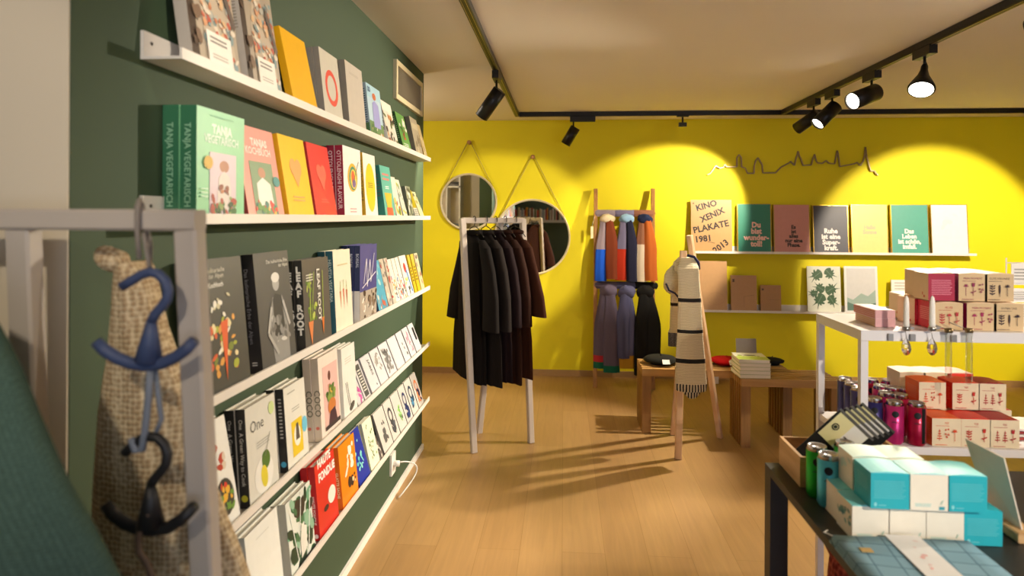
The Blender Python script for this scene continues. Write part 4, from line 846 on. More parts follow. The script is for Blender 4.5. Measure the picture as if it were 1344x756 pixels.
# upper layer
zu = tz+.001+.086+.006
cube_box(rowx(1213.5, Yf+.03), Yf+.01, zu, .080, .086, .085, 'a80f3c', 'e2c49c', 'eed8b8', [('lines',.12,.2,.9,.78,9,'d97a90')], [('b',.6,.1,.8,.25,2,['c9402c'],.006,1)], 'tea box with a crimson text panel, left of the upper row', GT)
cube_box(rowx(1258, Yf+.01), Yf+.01, zu, .086, .086, .1, KF, '8c1e6c', 'e8c6a0', tea((4,1,5),'8f2450','MEIN MOMENT'), [('lines',.15,.3,.85,.8,7,'c070a8')], 'kraft tea box with pink flowers, middle of the upper row', GT)
cube_box(rowx(1292.5, Yf+.01), Yf+.01, zu, .086, .086, .1, KF, '3a2230', 'e8c6a0', tea((0,3,4),'35202c','GUTE FREUNDE'), None, 'kraft tea box with dark herbs, right of the upper row', GT)
for j, (px, yy, lab) in enumerate(((1206, 2.235, 'rear left'), (1238, 2.24, 'rear middle'), (1268, 2.24, 'rear right'))):
    cube_box(rowx(px, yy), yy, zu, .085, .086, .09, 'e2c49c', 'e2c49c', 'eed8b8', None, None, 'cream tea box at the %s of the upper row, behind the printed ones' % lab, GT)
for j, px in enumerate((1216, 1250, 1284)):
    cube_box(rowx(px, 2.24), 2.242, tz+.001, .086, .086, .09, 'e2c49c', 'e2c49c', 'eed8b8', None, None, 'cream tea box hidden under the %s of the rear boxes on the table top' % ('left', 'middle', 'right')[j], GT)
# pink chocolate bars / packages at left of the table top
g0 = onz(1154, 411, tz)
for i in range(2):
    for j in range(1):
        z = tz+.001+i*.0275; x = g0.x-.045+(.0 if i == 0 else -.003); y = 2.19
        g = MB(); T = Matrix.Translation((rowx(1148, 2.17), 2.165+.0*i, z)) @ Matrix.Rotation(-.02+.04*i, 4, 'Z')
        g.box((0, 0, 0), (.062, .15, .0265), M('d8a3a6', .5), T)
        for k in range(4): 
            g.box((-.0006, .004, .002+.006*k), (0, .146, .005+.006*k), M(['c9705a', 'c9a05a'][i == 0], .4), T)
        g.box((.004, .002, .0266), (.058, .148, .0272), M('f0dcd8', .5), T)
        tag(g.build('gift_package'), ['long pink boxed bundle, lower one on the left of the white table', 'long pink boxed bundle, upper one on the left of the white table'][i], 'package', 'pink bundles on the white table')
# candles and crystals clipped on the front edge
GL = glassm(.02); TG = thin_glass(); CLP = M('a8a4a0', .3, .9)
Yc = ty0-.018
for i, px in enumerate((1189.5, 1223.5)):
    c0 = at(px, 430, Yc); lab = ('left', 'right')[i]
    g = MB(); zt = at(px, (388, 388)[i], Yc).z; zb_ = at(px, 432, Yc).z
    g.lathe([(.0085, 0), (.0085, .02), (.0075, (zt-zb_)*.8), (.005, zt-zb_-.006), (.001, zt-zb_)], M('f0ebe4', .45), 16, Matrix.Translation((c0.x, Yc, zb_)))
    tag(g.build('candle'), 'white taper candle clipped to the table edge, %s one' % lab, 'candle', 'candles on the edge of the white table')
    r = empty('candle_clip', (c0.x, Yc, zb_), 'metal candle clip with a hanging crystal drop, %s one' % lab, 'candle holder', 'candle clips on the white table')
    lbuild(MB().lathe([(.0, -.004), (.011, -.004), (.011, .008), (.0092, .008), (.0092, 0)], CLP, 16, Matrix.Translation((c0.x, Yc, zb_))).box((c0.x+.008, Yc-.003, zb_-.0), (c0.x+.022, ty0-.0005, zb_+.008), CLP), 'cup', r)
    zc = at(px, 455, Yc).z; zc0 = at(px, 444, Yc).z
    lbuild(MB().tube([(c0.x-.003, Yc, zb_-.004), (c0.x+.001, Yc, zc0)], .0012, CLP, 5), 'wire', r)
    lbuild(MB().lathe([(.001, .028), (.006, .020), (.012, .008), (.0145, -.006), (.012, -.017), (.006, -.025), (0, -.028)], GL, 8, Matrix.Translation((c0.x, Yc, zc)), smooth=False), 'crystal_drop', r)
for i, px in enumerate((1245, 1272)):
    lab = ('left', 'right')[i]; c0 = at(px, 437, Yc); zt = at(px, 433, Yc).z; zb_ = at(px, 497 if i == 0 else 505, Yc).z
    r = empty('glass_tube', (c0.x, Yc, zb_), 'slim clear glass test-tube vase hanging from the table edge, %s one' % lab, 'vase', 'glass tubes on the white table')
    lbuild(MB().lathe([(0, zb_), (.006, zb_+.002), (.0095, zb_+.01), (.0095, zt-.004), (.0085, zt-.004), (.0085, zb_+.012), (0, zb_+.004)], TG, 18, Matrix.Translation((c0.x, Yc, 0))), 'glass_body', r)
    lbuild(MB().lathe([(.0105, zt-.008), (.0115, zt-.008), (.0115, zt+.004), (.0105, zt+.004)], M('8f7a55', .3, .9), 18, Matrix.Translation((c0.x, Yc, 0)), caps=False).tube([(c0.x, Yc+.01, zt), (c0.x-.05, ty0-.002, zt+.02)], .0015, CLP, 5), 'metal_collar', r)
g = MB()
for px in (1169, 1198, 1252): p = at(px, 427, ty0-.006); g.box((p.x-.007, ty0-.010, tz-.03), (p.x+.007, ty0-.0005, tz-.008), CLP)
tag(g.build('edge_clips'), 'row of little grey metal clips on the front edge of the white table', 'clips')

# lower shelf: orange and red tea boxes
GO = 'orange and red tea boxes on the lower shelf'
Yo = 2.115; KC = 'e6d3b2'
def orx(px, Y): return at(px, 550, Y).x
specs = [(1223.5, 'f2641e', (2,5,4), 'd9481f', 'orange-sided tea box at the left of the bottom row'), (1262, 'e0301e', (0,1), 'c02a20', 'red-sided tea box in the middle of the bottom row'), (1299.5, 'a81c24', (2,2,1), 'b02028', 'dark-red-sided tea box at the right of the bottom row')]
for px, c, kd, fc, lab in specs: cube_box(orx(px, Yo), Yo, lz+.001, .087, .087, .09, KC, c, c, tea(kd, fc, 'TEE'), [('lines',.15,.3,.85,.8,7,'f0805a')], lab+' on the lower shelf', GO)
for j, (px, c) in enumerate(((1222, 'f2641e'), (1256, 'cf1f22'), (1291, 'a81c24'))): cube_box(orx(px, Yo+.11), Yo+.11, lz+.001, .087, .087, .09, KC, c, c, None, None, 'tea box in the second row of the lower shelf, under the %s raised box' % ('left', 'middle', 'right')[j], GO)
zo = lz+.001+.087+.006; Y2 = Yo+.085
specs = [(1206, 'f2641e', (2,5,4), 'd9481f', 'raised orange-sided tea box at the left of the upper orange row'), (1250, 'dc2a1c', (0,1), 'c02a20', 'raised red-sided tea box behind the hanging glass tubes'), (1284.5, '98161e', (2,2,1), 'b02028', 'raised dark-red-topped tea box at the right of the upper orange row')]
for px, c, kd, fc, lab in specs: cube_box(orx(px, Y2), Y2, zo, .084, .086, .085, KC, c, c, tea(kd, fc, 'TEE'), [('lines',.15,.3,.85,.8,7,'f0805a')], lab, GO)
for j, (px, c, tp) in enumerate(((1181, 'd8c0a8', 'eedcc8'), (1212, 'e6d3b2', 'f2dccb'), (1243, 'e0301e', 'efb4a4'))): cube_box(orx(px, Y2+.12), Y2+.12, zo, .085, .089, .09, c, c, tp, None, None, 'light-topped tea box at the back of the upper orange row, %s one' % ('left', 'middle', 'right')[j], GO)
for j, px in enumerate((1186,)): cube_box(orx(px, Y2+.12), Y2+.12, lz+.001, .30, .087, .09, 'd8c0a8', 'd8c0a8', 'eedcc8', None, None, 'long carton under the rear raised tea boxes', GO, name='carton')
# red magazines at the right of the lower shelf
for j in range(4):
    g = MB().box((-.1, -.07, 0), (.1, .07, .006), M(['a8322c', 'e9e2da', '9c2a2c', 'e9ddd6'][j], .4), Matrix.Translation((orx(1345, 2.25)+.01, 2.28, lz+.002+j*.0075)) @ Matrix.Rotation(.25-.12*j, 4, 'Z'))
    tag(g.build('brochure'), ['lowest dark red brochure', 'white brochure second from the bottom', 'red brochure third from the bottom', 'pale brochure on top'][j]+' of the pile beside the orange tea boxes', 'brochure', 'brochures on the lower shelf')

# drink cans
def can(x, y, z, c, label, group, stripe=None, r=.0262, h=.134, logo=True):
    root = empty('drink_can', (x, y, z), label, 'can', group)
    T = Matrix.Translation((x, y, z))
    g = MB().lathe([(r*.8, .0), (r*.86, .002), (r, .009), (r, h-.012)], M(c, .28, .45), 28, T)
    def wrap(u0, u1, v0, v1, cc, n=6):
        vs = []
        for i in range(n+1):
            a = u0+(u1-u0)*i/n; vs += [(x+(r+.0004)*math.cos(a), y+(r+.0004)*math.sin(a), z+v0), (x+(r+.0004)*math.cos(a), y+(r+.0004)*math.sin(a), z+v1)]
        g.add(vs, [(2*i, 2*i+2, 2*i+3, 2*i+1) for i in range(n)], M(cc, .4), True)
    f = -PI/2-.45
    if stripe: wrap(f+.55, f+1.05, .01, h-.014, stripe)
    if logo:
        n = 16; vs = []; 
        for i in range(n):
            q = 2*PI*i/n; a = f+.10+.40*math.cos(q)*.95; vs.append((x+(r+.0005)*math.cos(a), y+(r+.0005)*math.sin(a), z+h*.72+.0105*math.sin(q)))
        vs.append((x+(r+.0009)*math.cos(f+.1), y+(r+.0009)*math.sin(f+.1), z+h*.72)); g.add(vs, [(i, (i+1) % n, n) for i in range(n)], M('14161a', .4), True)
        wrap(f-.28, f+.45, h*.52, h*.535, '2a2a30'); wrap(f-.18, f+.35, h*.545, h*.555, '2a2a30')
    lbuild(g, 'can_body', root)
    ld = lbuild(MB().lathe([(r, h-.012), (r*.86, h-.004), (r*.9, h-.001), (r*.88, h), (r*.8, h-.001), (r*.78, h-.005), (0.001, h-.005)], M('c9c9cc', .22, 1), 28, T), 'can_lid', root)
    MB().box((x-.004, y-.011, z+h-.0045), (x+.004, y+.004, z+h-.0035), M('b9b9bc', .3, 1)).build('pull_tab', ld)
GC = 'drink cans on the lower shelf of the white table'
cans = [(1174, 2.135, 'c02a72', None, 'magenta can with a black dot, front of the lower shelf'), (1203, 2.125, 'a8123c', '101014', 'crimson can with a black stripe, next to the orange tea box'), (1147, 2.17, '34306c', None, 'indigo can beside the front table leg'),
        (1163, 2.24, 'a01a5c', None, 'dark magenta can behind the bright magenta one'), (1181, 2.22, 'b81a48', None, 'raspberry can behind the crimson striped one'), (1156, 2.33, 'b02a6c', None, 'pink can in the third row behind the indigo one'), (1172, 2.31, 'b01a50', None, 'deep pink can in the third row of cans'),
        (1190, 2.30, 'a8163c', None, 'red can in the third row beside the tea box'), (1143, 2.42, 'c01a4c', None, 'red can in the last row right of the front table leg'), (1166, 2.41, '9c1c58', None, 'plum can in the last row of cans'),
        (1127, 2.30, '46406e', None, 'violet can just left of the front table leg'), (1118, 2.37, '443e70', None, 'slate violet can in the middle of the left trio'), (1109, 2.43, '3e3a6a', None, 'dark violet can at the far left of the shelf')]
for px, y, c, s_, lab in cans: can(at(px, 545, y).x, y, lz+.001, c, lab, GC, s_)

# right edge: wire card stand behind tea boxes
cx_ = at(1341, 360, 2.3).x
r = empty('card_stand', (cx_, 2.33, tz), 'white wire stand with white printed cards at the right edge of the white table', 'stand')
g = MB()
for dx in (-.03, .12):
    g.tube([(cx_+dx, 2.33, tz), (cx_+dx, 2.33, tz+.22)], .002, WM, 6)
for zz in (.0, .06, .13, .20): g.tube([(cx_-.03, 2.33, tz+.003+zz), (cx_+.12, 2.33, tz+.003+zz)], .002, WM, 6)
for zz in (.02, .09): g.tube([(cx_-.06, 2.29, tz+zz), (cx_+.12, 2.29, tz+zz)], .002, WM, 6)
lbuild(g, 'wire_frame', r)
for j, (zz, dx, hh) in enumerate(((.003, -.04, .055), (.065, -.012, .05), (.125, -.01, .075), (.0, -.10, .075))):
    g = MB().box((cx_+dx, 2.335+.01*(j == 3), tz+.002+zz), (cx_+dx+.09, 2.337+.01*(j == 3), tz+zz+hh), M('ece9e4', .6)); g.art((cx_+dx, 2.335+.01*(j == 3), tz+zz+.002), (1, 0, 0), (0, 0, 1), .09, hh-.002, [('lines',.1,.2,.9,.8,4,'a5a29d')])
    tag(g.build('greeting_card'), ['lowest printed white card in the wire stand', 'middle printed white card in the wire stand', 'topmost printed white card in the wire stand', 'white card standing left of the wire stand behind the tea boxes'][j], 'card', 'cards at the right of the white table')

# ------------------------------------------------------------------ black foreground table
bz = .775; bc = onz(1004, 607, bz); bx0, by1 = bc.x, bc.y; bx1, by0 = 1.9, .95
TB = M('24221f', .5, var=.05)
br2 = empty('black_table', (1.25, 1.4, 0), 'black table in the right foreground with turquoise tea boxes', 'table')
lbuild(MB().box((bx0, by0, bz-.022), (bx1, by1, bz), TB), 'table_top', br2)
for x in (bx0+.0, bx1-.05):
    for y in (by1-.05, by0): lbuild(MB().box((x, y, .001), (x+.05, y+.05, bz-.022), M('1b1a18', .45)), 'leg', br2)
lbuild(MB().box((bx0+.05, by1-.045, bz-.07), (bx1-.05, by1-.02, bz-.022), M('1b1a18', .45)), 'apron', br2)
p = onz(1088, 700, bz); g = MB().box((0, 0, 0), (.018, .003, .0008), WHITE, Matrix.Translation((p.x-.01, p.y, bz+.0006)) @ Matrix.Rotation(.75, 4, 'Z')).box((0, 0, 0), (.022, .003, .0008), WHITE, Matrix.Translation((p.x-.01, p.y, bz+.0006)) @ Matrix.Rotation(-.9, 4, 'Z'))
tag(g.build('corner_sticker'), 'tiny white angled sticker on the left edge of the black table', 'sticker')
# turquoise boxes
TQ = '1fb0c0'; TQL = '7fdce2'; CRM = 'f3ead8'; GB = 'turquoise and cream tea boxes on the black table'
def bxx(px, Y, z): return at(px, 690, Y).x
tqart = [('lines',.08,.28,.92,.8,9,'58c0ca'),('e',.12,.12,.04,.06,'8ad8de'),('lines',.2,.08,.4,.12,1,'8ad8de')]
crart = [('lines',.12,.1,.55,.2,3,'a5d5d2'),('r',.74,.03,.88,.12,'3f9fae'),('l',.78,.18,.84,.3,.002,'a5c8b8')]
leafart = [('b',.1,.3,.9,.75,14,['6fa8a0','3f8a8c'],.008,3)]
ya = onz(1166, 712, bz).y; hb = .0765; wb = .0825
px_rows = [(1119, CRM, crart, leafart, 'cream tea box with leaf-printed side, left in the bottom row'), (1167, CRM, crart, None, 'cream tea box second in the bottom row'), (1216, CRM, crart, None, 'cream tea box third in the bottom row'), (1266, TQ, tqart, None, 'turquoise tea box at the right end of the bottom row')]
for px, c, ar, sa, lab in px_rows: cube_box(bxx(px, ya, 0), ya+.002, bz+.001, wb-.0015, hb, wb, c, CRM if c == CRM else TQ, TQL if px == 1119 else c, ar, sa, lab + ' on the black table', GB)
x00 = bxx(1119, ya, 0)
for j in range(4): cube_box(x00+.004+j*.083, ya+.09, bz+.001, wb-.0015, hb, wb, CRM, CRM, TQL, None, None, 'hidden second-row cream tea box, %s from the left, on the black table' % ('first', 'second', 'third', 'fourth')[j], GB)
zt_ = bz+.001+hb+.0045; yt = onz(1166, 668, zt_).y
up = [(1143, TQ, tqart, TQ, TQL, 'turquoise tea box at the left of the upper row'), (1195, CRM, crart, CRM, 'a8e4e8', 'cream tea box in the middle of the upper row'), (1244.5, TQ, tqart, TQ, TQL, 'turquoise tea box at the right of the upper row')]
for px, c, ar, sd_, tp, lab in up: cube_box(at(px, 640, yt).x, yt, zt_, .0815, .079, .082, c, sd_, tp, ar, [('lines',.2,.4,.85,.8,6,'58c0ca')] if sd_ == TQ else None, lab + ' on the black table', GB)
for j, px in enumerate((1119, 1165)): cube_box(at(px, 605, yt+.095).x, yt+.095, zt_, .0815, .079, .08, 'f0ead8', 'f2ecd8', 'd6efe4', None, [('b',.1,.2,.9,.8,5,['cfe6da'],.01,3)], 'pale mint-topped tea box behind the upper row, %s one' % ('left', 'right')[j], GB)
# cans on black table
GK = 'green and cyan cans on the black table'
for px, py, c, lab in ((1072, 651, '1fae2c', 'green can at the left, beside the cyan one'), (1087, 664, '4fbcd2', 'cyan can in front of the green ones'), (1108.5, 645, '1c9c3a', 'green can directly left of the mint box, behind the cyan ones'), (1121, 657, '4fb4cc', 'cyan can half hidden by the turquoise box')):
    p = onz(px, py, bz); 
    if px > 1120: p.x = at(1120, 640, 1.66).x; p.y = 1.70-.06; p.x -= .0
    can(p.x, p.y, bz+.001, c, lab, GK, None, .0262, .132)
# wooden crate
cx0 = onz(1050, 640, bz).x; cy0 = onz(1050, 640, bz).y; cy1 = by1-.006; ch = .082; cw = .30; tk = .009
CW = wood('dcb27e', 'c49460', 'Y', 5)
r = empty('wooden_crate', (cx0+cw/2, (cy0+cy1)/2, bz), 'open pale wooden box holding black card wallets, on the corner of the black table', 'crate')
for a, b in (((cx0, cy0, bz+.001), (cx0+tk, cy1, bz+ch)), ((cx0+cw-tk, cy0, bz+.001), (cx0+cw, cy1, bz+ch)), ((cx0+tk, cy0, bz+.001), (cx0+cw-tk, cy0+tk, bz+ch)), ((cx0+tk, cy1-tk, bz+.001), (cx0+cw-tk, cy1, bz+ch))): lbuild(MB().box(a, b, CW), 'side_board', r)
lbuild(MB().box((cx0+tk, cy0+tk, bz+.001), (cx0+cw-tk, cy1-tk, bz+.006), CW), 'bottom_board', r)
for i in range(5):
    W_, H_, D_ = .104, .175, .020; th_, ph_ = .70, -.58
    T0 = Matrix.Rotation(ph_, 4, 'Z') @ Matrix.Rotation(th_, 4, 'Y')
    low = min((T0 @ Vector(c)).z for c in ((0, 0, 0), (W_, 0, 0)))
    T = Matrix.Translation((cx0+.014+.0215*i, cy0+.078+.0165*i, bz+.0065-low)) @ T0
    g = MB().box((0, 0, 0), (W_, D_, H_), M('0f0f10', .85), T)
    o = g.build('card_wallet')
    e = MB().box((.006, -.0012, .085), (W_-.012, -.0002, H_-.002), M('e9dfa8', .5), T).box((.05, -.0016, .085), (W_-.012, -.0012, H_-.002), M('eeeae6', .5), T)
    R3 = T.to_3x3(); e.art(T @ Vector((0.006, -.0016, .085)), R3 @ Vector((1, 0, 0)), R3 @ Vector((0, 0, 1)), .086, .088, [('ring',.2,.55,.1,.12,.3,'2a2a24'),('e',.2,.55,.05,.06,'2a2a24'),('l',.55,.5,.75,.5,.004,'3a3a3a')])
    e.build('paper_band', o)
    tag(o, 'black card wallet with cream band in the wooden box, %s' % ['frontmost one', 'second from the front', 'third from the front', 'fourth from the front', 'rearmost one'][i], 'wallet', 'black card wallets in the wooden box')
# leaning grey sign on wooden base
pA = onz(1299, 668, bz+.02); pB = onz(1343, 697, bz+.02); tA = at(1268, 575, pA.y); tB = at(1319, 601, pB.y)
g = MB(); q = Vector((.004, .0, .0)); V = [pA, pB, tB, tA]; 
nrm = (pB-pA).cross(tA-pA).normalized()*.003
g.add([v for v in V]+[v+nrm for v in V], [(0,1,2,3),(7,6,5,4),(0,4,5,1),(1,5,6,2),(2,6,7,3),(3,7,4,0)], M('e6d8c6', .75))
r = empty('table_sign', (pB.x, pB.y, bz), 'blank grey sign leaning in a wooden foot, right side of the black table', 'sign')
lbuild(g, 'panel', r); dirn = (pB-pA).normalized()
lbuild(MB().beam(Vector((pA.x, pA.y, bz+.012))-dirn*.02, Vector((pB.x, pB.y, bz+.012))+dirn*.02, .05, .022, wood('d8b282', 'b98c58')), 'foot', r)
# dark notebooks at right back of the black table
for i in range(3):
    g = MB().box((0, 0, 0), (.26, .16, .012), M(['1c1c1e', '24201f', '1a1a1a'][i], .5), Matrix.Translation((1.24+.012*i, 1.62+.01*i, bz+.001+.0128*i)) @ Matrix.Rotation(.05*i, 4, 'Z'))
    tag(g.build('notebook'), ['bottom', 'middle', 'top'][i]+' black notebook of the flat pile behind the grey sign on the black table', 'notebook', 'flat black notebooks on the black table')
# blue checked kitchen towel with paper band
def check():
    m = bpy.data.materials.new('blue_check_cloth'); m.use_nodes = True; nt = m.node_tree; b = nt.nodes['Principled BSDF']; b.inputs['Roughness'].default_value = .85
    tc = nt.nodes.new('ShaderNodeTexCoord'); mp = nt.nodes.new('ShaderNodeMapping'); mp.inputs['Rotation'].default_value = (0, 0, .12)
    br = nt.nodes.new('ShaderNodeTexBrick'); br.offset = 0; br.inputs['Scale'].default_value = 1; br.inputs['Brick Width'].default_value = .052; br.inputs['Row Height'].default_value = .046; br.inputs['Mortar Size'].default_value = .0012
    br.inputs['Color1'].default_value = lin('86abbd'); br.inputs['Color2'].default_value = lin('7fa5b8'); br.inputs['Mortar'].default_value = lin('3d6478')
    nt.links.new(tc.outputs['Object'], mp.inputs[0]); nt.links.new(mp.outputs[0], br.inputs['Vector']); nt.links.new(br.outputs['Color'], b.inputs['Base Color']); return m
CK = check(); kx0 = onz(1100, 714, bz+.02).x; kx1 = onz(1284, 716, bz+.02).x; ky1 = ya-.012; ky0 = 1.0
def sheet(x0, x1, y0, y1, z0, z1, m, nx=10, ny=12, wv=.0):
    g = MB(); vs = []; 
    for lay, zz in ((0, z0), (1, z1)):
        for j in range(ny+1):
            for i in range(nx+1):
                x = x0+(x1-x0)*i/nx; y = y0+(y1-y0)*j/ny; vs.append((x, y, zz+(wv*math.sin(i*1.3+j*.8) if lay else 0)))
    n1 = (nx+1)*(ny+1); fs = []
    for j in range(ny):
        for i in range(nx):
            a = j*(nx+1)+i; fs.append((a+n1, a+1+n1, a+nx+2+n1, a+nx+1+n1)); fs.append((a, a+nx+1, a+nx+2, a+1))
    for i in range(nx): a = i; fs.append((a, a+1, a+1+n1, a+n1)); a = ny*(nx+1)+i; fs.append((a+1, a, a+n1, a+1+n1))
    for j in range(ny): a = j*(nx+1); fs.append((a+nx+1, a, a+n1, a+nx+1+n1)); a = j*(nx+1)+nx; fs.append((a, a+nx+1, a+nx+1+n1, a+n1))
    g.add(vs, fs, m, True); return g
r = empty('kitchen_towel', ((kx0+kx1)/2, (ky0+ky1)/2, bz), 'folded blue checked towel with a white paper band, front of the black table', 'towel')
for k in range(3): lbuild(sheet(kx0+.003*k, kx1-.004*k, ky0, ky1-.002*k, bz+.001+k*.0065, bz+.0065+k*.0065, CK, wv=.0006), 'cloth_layer', r)
bb0 = onz(1171, 714, bz+.02).x; bb1 = onz(1215, 714, bz+.02).x
lbuild(MB().box((bb0, ky0-.001, bz+.0222), (bb1, ky1+.001, bz+.0236), M('f0ecea', .6)).art((bb0, ky0, bz+.0236), (1, 0, 0), (0, 1, 0), bb1-bb0, ky1-ky0, [('b',.3,.5,.8,.95,6,['efb5b0','e8c8c4'],.006,3)]), 'paper_band', r)
p = onz(1137, 722, bz+.021); lbuild(MB().box((p.x-.012, p.y-.008, bz+.0205), (p.x+.012, p.y+.008, bz+.0222), M('c9a45a', .4)), 'price_sticker', r)
# coral knitted basket under the table
r = empty('knitted_basket', (.86, 1.72, 0), 'coral knitted basket standing under the black table', 'basket')
p = at(1091, 722, 1.72); rr = .13; cxk = p.x+rr
prof = [(rr*.86, .002), (rr*.98, .05), (rr, .3), (rr, .56), (rr*.97, .60), (rr*.9, p.z), (rr*.82, p.z-.01), (rr*.8, .3), (0.01, .28)]
r.location = (cxk, 1.72, 0)
g = MB(); T = Matrix.Translation((cxk, 1.72, 0)); g.lathe(prof, knit('7a2c26', 'c25f50', 60, .9), 36, T)
bb_ = lbuild(g, 'basket_body', r)
g = MB()
for q in (.08, .03): pass
g.tube([(cxk+rr*.93*math.cos(a), 1.72+rr*.93*math.sin(a), p.z-.004) for a in [2*PI*i/24 for i in range(24)]], .016, knit('7a2c26', 'c25f50', 60, .9), 10, True); g.build('rolled_rim', bb_)

# ------------------------------------------------------------------ foreground rack, left
FR = M('bbb0a6', .45, var=.02); FRY = .98
rA = at(249, 289, FRY); lA = rA + Vector((-.42, 0, 0)); lA.z = rA.z
hb_ = .0175
rt2 = empty('clothes_rack', ((rA.x+lA.x)/2, FRY, 0), 'blurred grey three-legged rack in the left foreground', 'clothes rack')
lbuild(MB().beam(lA+Vector((-.018, 0, 0)), rA+Vector((.018, 0, 0)), .034, .034, FR), 'hanging_bar', rt2)
s_ = at(271, 756, FRY); dv = (s_-rA); ft_ = rA + dv*((0.002-rA.z)/dv.z)
lbuild(MB().beam(ft_, rA+Vector((0, 0, -.0171)), .038, .034, FR, up=(0, 1, 0)), 'leg', rt2)
lbuild(MB().beam(Vector((lA.x-.05, FRY, .002)), lA+Vector((0, 0, -.0171)), .038, .034, FR, up=(0, 1, 0)), 'leg', rt2)
mA = at(27, 303, FRY); lbuild(MB().beam(Vector((mA.x+.0, 1.06, .002)), Vector((mA.x, FRY+.006, rA.z-.0171)), .042, .034, FR, up=(0, 1, 0)), 'leg', rt2)

# beige knitted bag tied with a knot
BK = knit('a88d6c', 'e2d0ae', 110, .5)
kn = empty('knitted_scarf', at(200, 756, 1.03), 'chunky beige knitted scarf with a knotted end hanging from the foreground rack', 'scarf')
KY = 1.075
px_loft([(112, 335, 800), (115, 328, 756, 0, .06), (120, 318, 720), (124, 300, 680), (126, 284, 640), (130, 262, 590), (134, 250, 540), (140, 240, 500), (148, 226, 460), (152, 214, 430), (156, 206, 400), (158, 200, 375), (162, 192, 352), (170, 184, 343)], BK, KY, 'scarf_body', kn, .045, 6, 5, .035, 48)
g = MB(); c = at(148, 341, KY); g.ell(c, (.034, .028, .020), BK, 18, Matrix.Translation(c) @ Matrix.Rotation(.55, 4, 'Y') @ Matrix.Translation(-c), .06, 5)
g.tube([at(150, 343, KY), at(163, 352, KY), at(172, 366, KY), at(176, 385, KY)], [.018, .016, .020, .026], BK, 14); lbuild(g, 'knotted_end', kn)
# strings and hangers
RP = M('8a8078', .7)
g = MB(); yf = FRY-.026
g.tube([at(183, 340, yf), at(180, 300, yf), at(180, 272, yf), at(183, 263, yf+.01), at(184, 262, FRY+.01), at(186, 268, FRY+.03), at(197, 320, FRY+.0), at(196, 353, yf)], .004, RP, 8)
g.tube([at(188, 305, yf), at(194, 340, yf), at(196, 356, yf)], .003, RP, 8)
tag(g.build('cord_loop'), 'grey cord looped over the foreground rack bar', 'cord')
def fhanger(hook, stem, arc, mat, name, label, rs=.0075, w=None, Y=.92):
    root = empty(name, at(stem[-1][0], stem[-1][1], Y), label, 'hanger', 'plastic hangers in the foreground')
    lbuild(MB().tube([at(x, y, Y) for x, y in hook], rs, mat, 12), 'hook', root)
    g = MB().tube([at(x, y, Y) for x, y in arc], [rs*1.15]+[rs*1.25]*(len(arc)-2)+[rs*1.15], mat, 12)
    a, b = stem[0], stem[-1]; g.tube([at(a[0], a[1], Y), at((a[0]*2+b[0])/3, (a[1]*2+b[1])/3, Y), at(b[0], b[1], Y)], [rs*.9, rs*1.5, rs*2.7], mat, 12); lbuild(g, 'shoulder_bar', root)
BLU = M('3d4a6e', .5); BKP = M('17161a', .5)
fhanger([(160, 376), (172, 369), (185, 361), (197, 357), (208, 360), (217, 369), (221, 381), (219, 393), (212, 403), (204, 412), (199, 422)], [(199, 420), (195, 474)], [(127, 449), (138, 460), (154, 470), (172, 477), (192, 480), (212, 477), (230, 469), (244, 459), (255, 447)], BLU, 'hanger', 'slate blue plastic hanger in front of the beige knit')
fhanger([(164, 595), (172, 586), (184, 577), (196, 573), (207, 575), (216, 584), (220, 596), (218, 609), (211, 619), (203, 628), (198, 636)], [(198, 636), (198, 690)], [(138, 661), (148, 675), (164, 687), (182, 694), (200, 696), (220, 693), (238, 682), (255, 664)], BKP, 'hanger', 'black plastic hanger hanging below the blue one', Y=.925)
g = MB(); GRY = M('6f7684', .5); g.tube([at(197, 486, .92), at(195, 520, .92), at(191, 560, .92), at(187, 590, .92), at(178, 592, .92), at(172, 575, .92)], .0055, GRY, 10).tube([at(204, 486, .93), at(208, 520, .93), at(212, 550, .93), at(204, 570, .93)], .004, GRY, 8)
tag(g.build('link_hook'), 'pale grey hook linking the blue hanger to the black one', 'hook')
g = MB(); g.tube([at(196, 674, .915), at(186, 690, .915), at(181, 706, .915), at(182, 725, .915), at(192, 738, .915), at(200, 760, .915), at(200, 790, .915)], .005, M('6a5648', .8), 8)
tag(g.build('cord_curl'), 'brownish cord curling down from the black hanger', 'cord')

# green woollen coat in the left corner
GCm = knit('3a4f47', '52695f', 260, .2)
gc = empty('green_coat', (-.84, .74, .5), 'blurred dark green woollen coat in the lower left foreground', 'coat')
cy_ = .74
def gx(px, py): return at(px, py, cy_-.0).x
rows = [(0, 455), (18, 490), (40, 545), (62, 595), (85, 645), (118, 700), (148, 756), (170, 800)]
rings = []
xc = -.97
for px, py in rows:
    p = at(px, py, cy_); rx = p.x-xc; rings.append((xc, cy_, p.z, rx, .09, .012, 0))
top = rings[0]; rings = [(xc, cy_, top[2]+.15, .06, .04, 0, 0), (xc, cy_, top[2]+.12, .12, .06, .0, 0), (xc, cy_, top[2]+.06, .24, .08, .0, 0)] + rings
last = rings[-1]; rings.append((xc, cy_, .62, last[3]+.05, .2, .015, 0)); rings.append((xc, cy_, .45, last[3]+.06, .2, .02, 0))
g = MB(); g.loft(rings[::-1], GCm, 48, 5, seed=4); lbuild(g, 'coat_body', gc)
lbuild(MB().loft([(xc, cy_, top[2]+.14, .065, .045, 0, 0), (xc, cy_, top[2]+.165, .06, .042, 0, 0), (xc, cy_, top[2]+.19, .055, .04, 0, 0)], GCm, 24, 4), 'collar', gc)

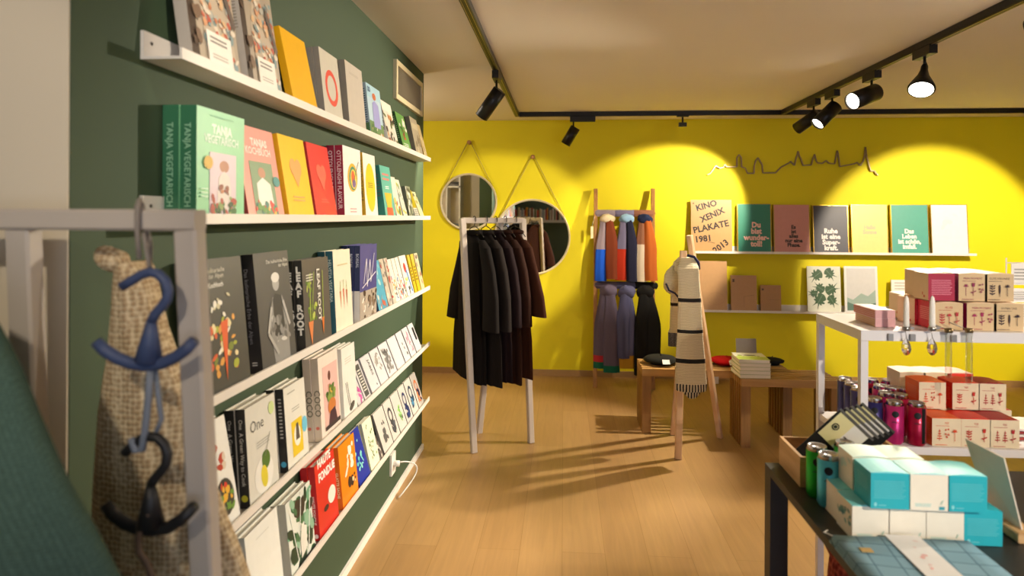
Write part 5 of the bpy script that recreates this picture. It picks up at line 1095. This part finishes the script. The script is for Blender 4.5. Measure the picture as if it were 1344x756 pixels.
# ------------------------------------------------------------------ things only seen in the mirrors
rnd = random.Random(4)
SHM = M('e9e6e0', .5)
sb = tag(MB().box((-1.5, -2.75, 1.40), (.9, -2.5, 1.43), SHM).build('bookshelf'), 'white wall shelf behind the viewer, reflected in the larger mirror', 'shelf')
g = MB().box((-1.5, NY+.005, 1.2), (-1.46, -2.76, 1.43), SHM); g.build('bracket', sb); g = MB().box((.86, NY+.005, 1.2), (.9, -2.76, 1.43), SHM); g.build('bracket', sb); MB().box((-1.46, NY+.005, 1.37), (.86, -2.752, 1.41), SHM).build('rear_board', sb)
x = -1.4; i = 0
cc = ['e8e4d8', 'b8322c', 'e9a03a', '2c4a5c', 'd9d2c0', '8a3a2a', 'f0eee6', '4a6a3a', 'c9c0b0', 'd8503a', '30343a', 'e6d9a0', 'efe9df', 'a0b0b8']
while x < .8:
    t = rnd.uniform(.02, .045); h_ = rnd.uniform(.22, .30); c = cc[i % len(cc)]
    g = MB().box((x, -2.72, 1.4305), (x+t-.003, -2.53, 1.4305+h_), M(c, .5)); g.art((x+t-.003, -2.53, 1.4305), (-1, 0, 0), (0, 0, 1), t-.003, h_, [('lines',.3,.35,.7,.85,9,'555555')])
    tag(g.build('book'), 'upright %s book on the shelf behind the viewer, number %d along it' % ({'e8e4d8':'ivory','b8322c':'red','e9a03a':'amber','2c4a5c':'slate','d9d2c0':'sand','8a3a2a':'brick','f0eee6':'white','4a6a3a':'green','c9c0b0':'grey-beige','d8503a':'coral','30343a':'black','e6d9a0':'straw','efe9df':'cream','a0b0b8':'pale blue'}[c], i+1), 'book', 'upright books behind the viewer'); x += t; i += 1
cab = empty('wall_cabinet', (-1.75, 3.3, .9), 'white open cabinet in the side passage, seen in the smaller mirror', 'cabinet')
x0, x1 = -2.3, -1.42
g = MB()
for xa in (x0, -1.62, x1-.02): g.box((xa, 3.121, .6), (xa+.02, 3.4, 2.2), SHM)
lbuild(g, 'side_panel', cab)
for z in (.6, 1.0, 1.32, 1.9): lbuild(MB().box((x0, 3.121, z), (x1, 3.4, z+.02), SHM), 'shelf_board', cab)
for j, (xa, z, c, lab) in enumerate(((-1.60, 1.921, '8a8a8c', 'grey'), (-1.60, 1.951, '5a5a60', 'charcoal'), (-1.9, 1.341, 'd03a6a', 'pink'), (-1.9, 1.375, 'b02a50', 'crimson'), (-1.6, 1.341, '7a9a8a', 'sage'), (-1.6, 1.375, '9aa0a0', 'silver'))):
    g = MB(); g.loft([(xa+.08, 3.27, z, .075, .1, .02, 0), (xa+.08, 3.27, z+.012, .08, .105, .02, 0), (xa+.08, 3.27, z+.03, .074, .1, .02, 0)], knit(c, c, 200, .3), 24, 4)
    tag(g.build('folded_textile'), '%s folded textile on a board of the passage cabinet' % lab, 'textile', 'folded textiles in the cabinet')
pl_ = bpy.data.lights.new('passage_lamp_light', 'POINT'); pl_.energy = 14; pl_.color = WARM; pl_.shadow_soft_size = .08
po = bpy.data.objects.new('passage_lamp_light', pl_); col.objects.link(po); po.location = (-1.9, 4.6, 2.1)
pr = empty('ceiling_lamp', (-1.9, 4.6, H), 'round white ceiling lamp in the side passage', 'lamp')
lbuild(MB().lathe([(.0, -.05), (.10, -.045), (.14, -.02), (.14, -.0005)], glow('fff0d8', 3), 24, Matrix.Translation((-1.9, 4.6, H))), 'diffuser', pr)
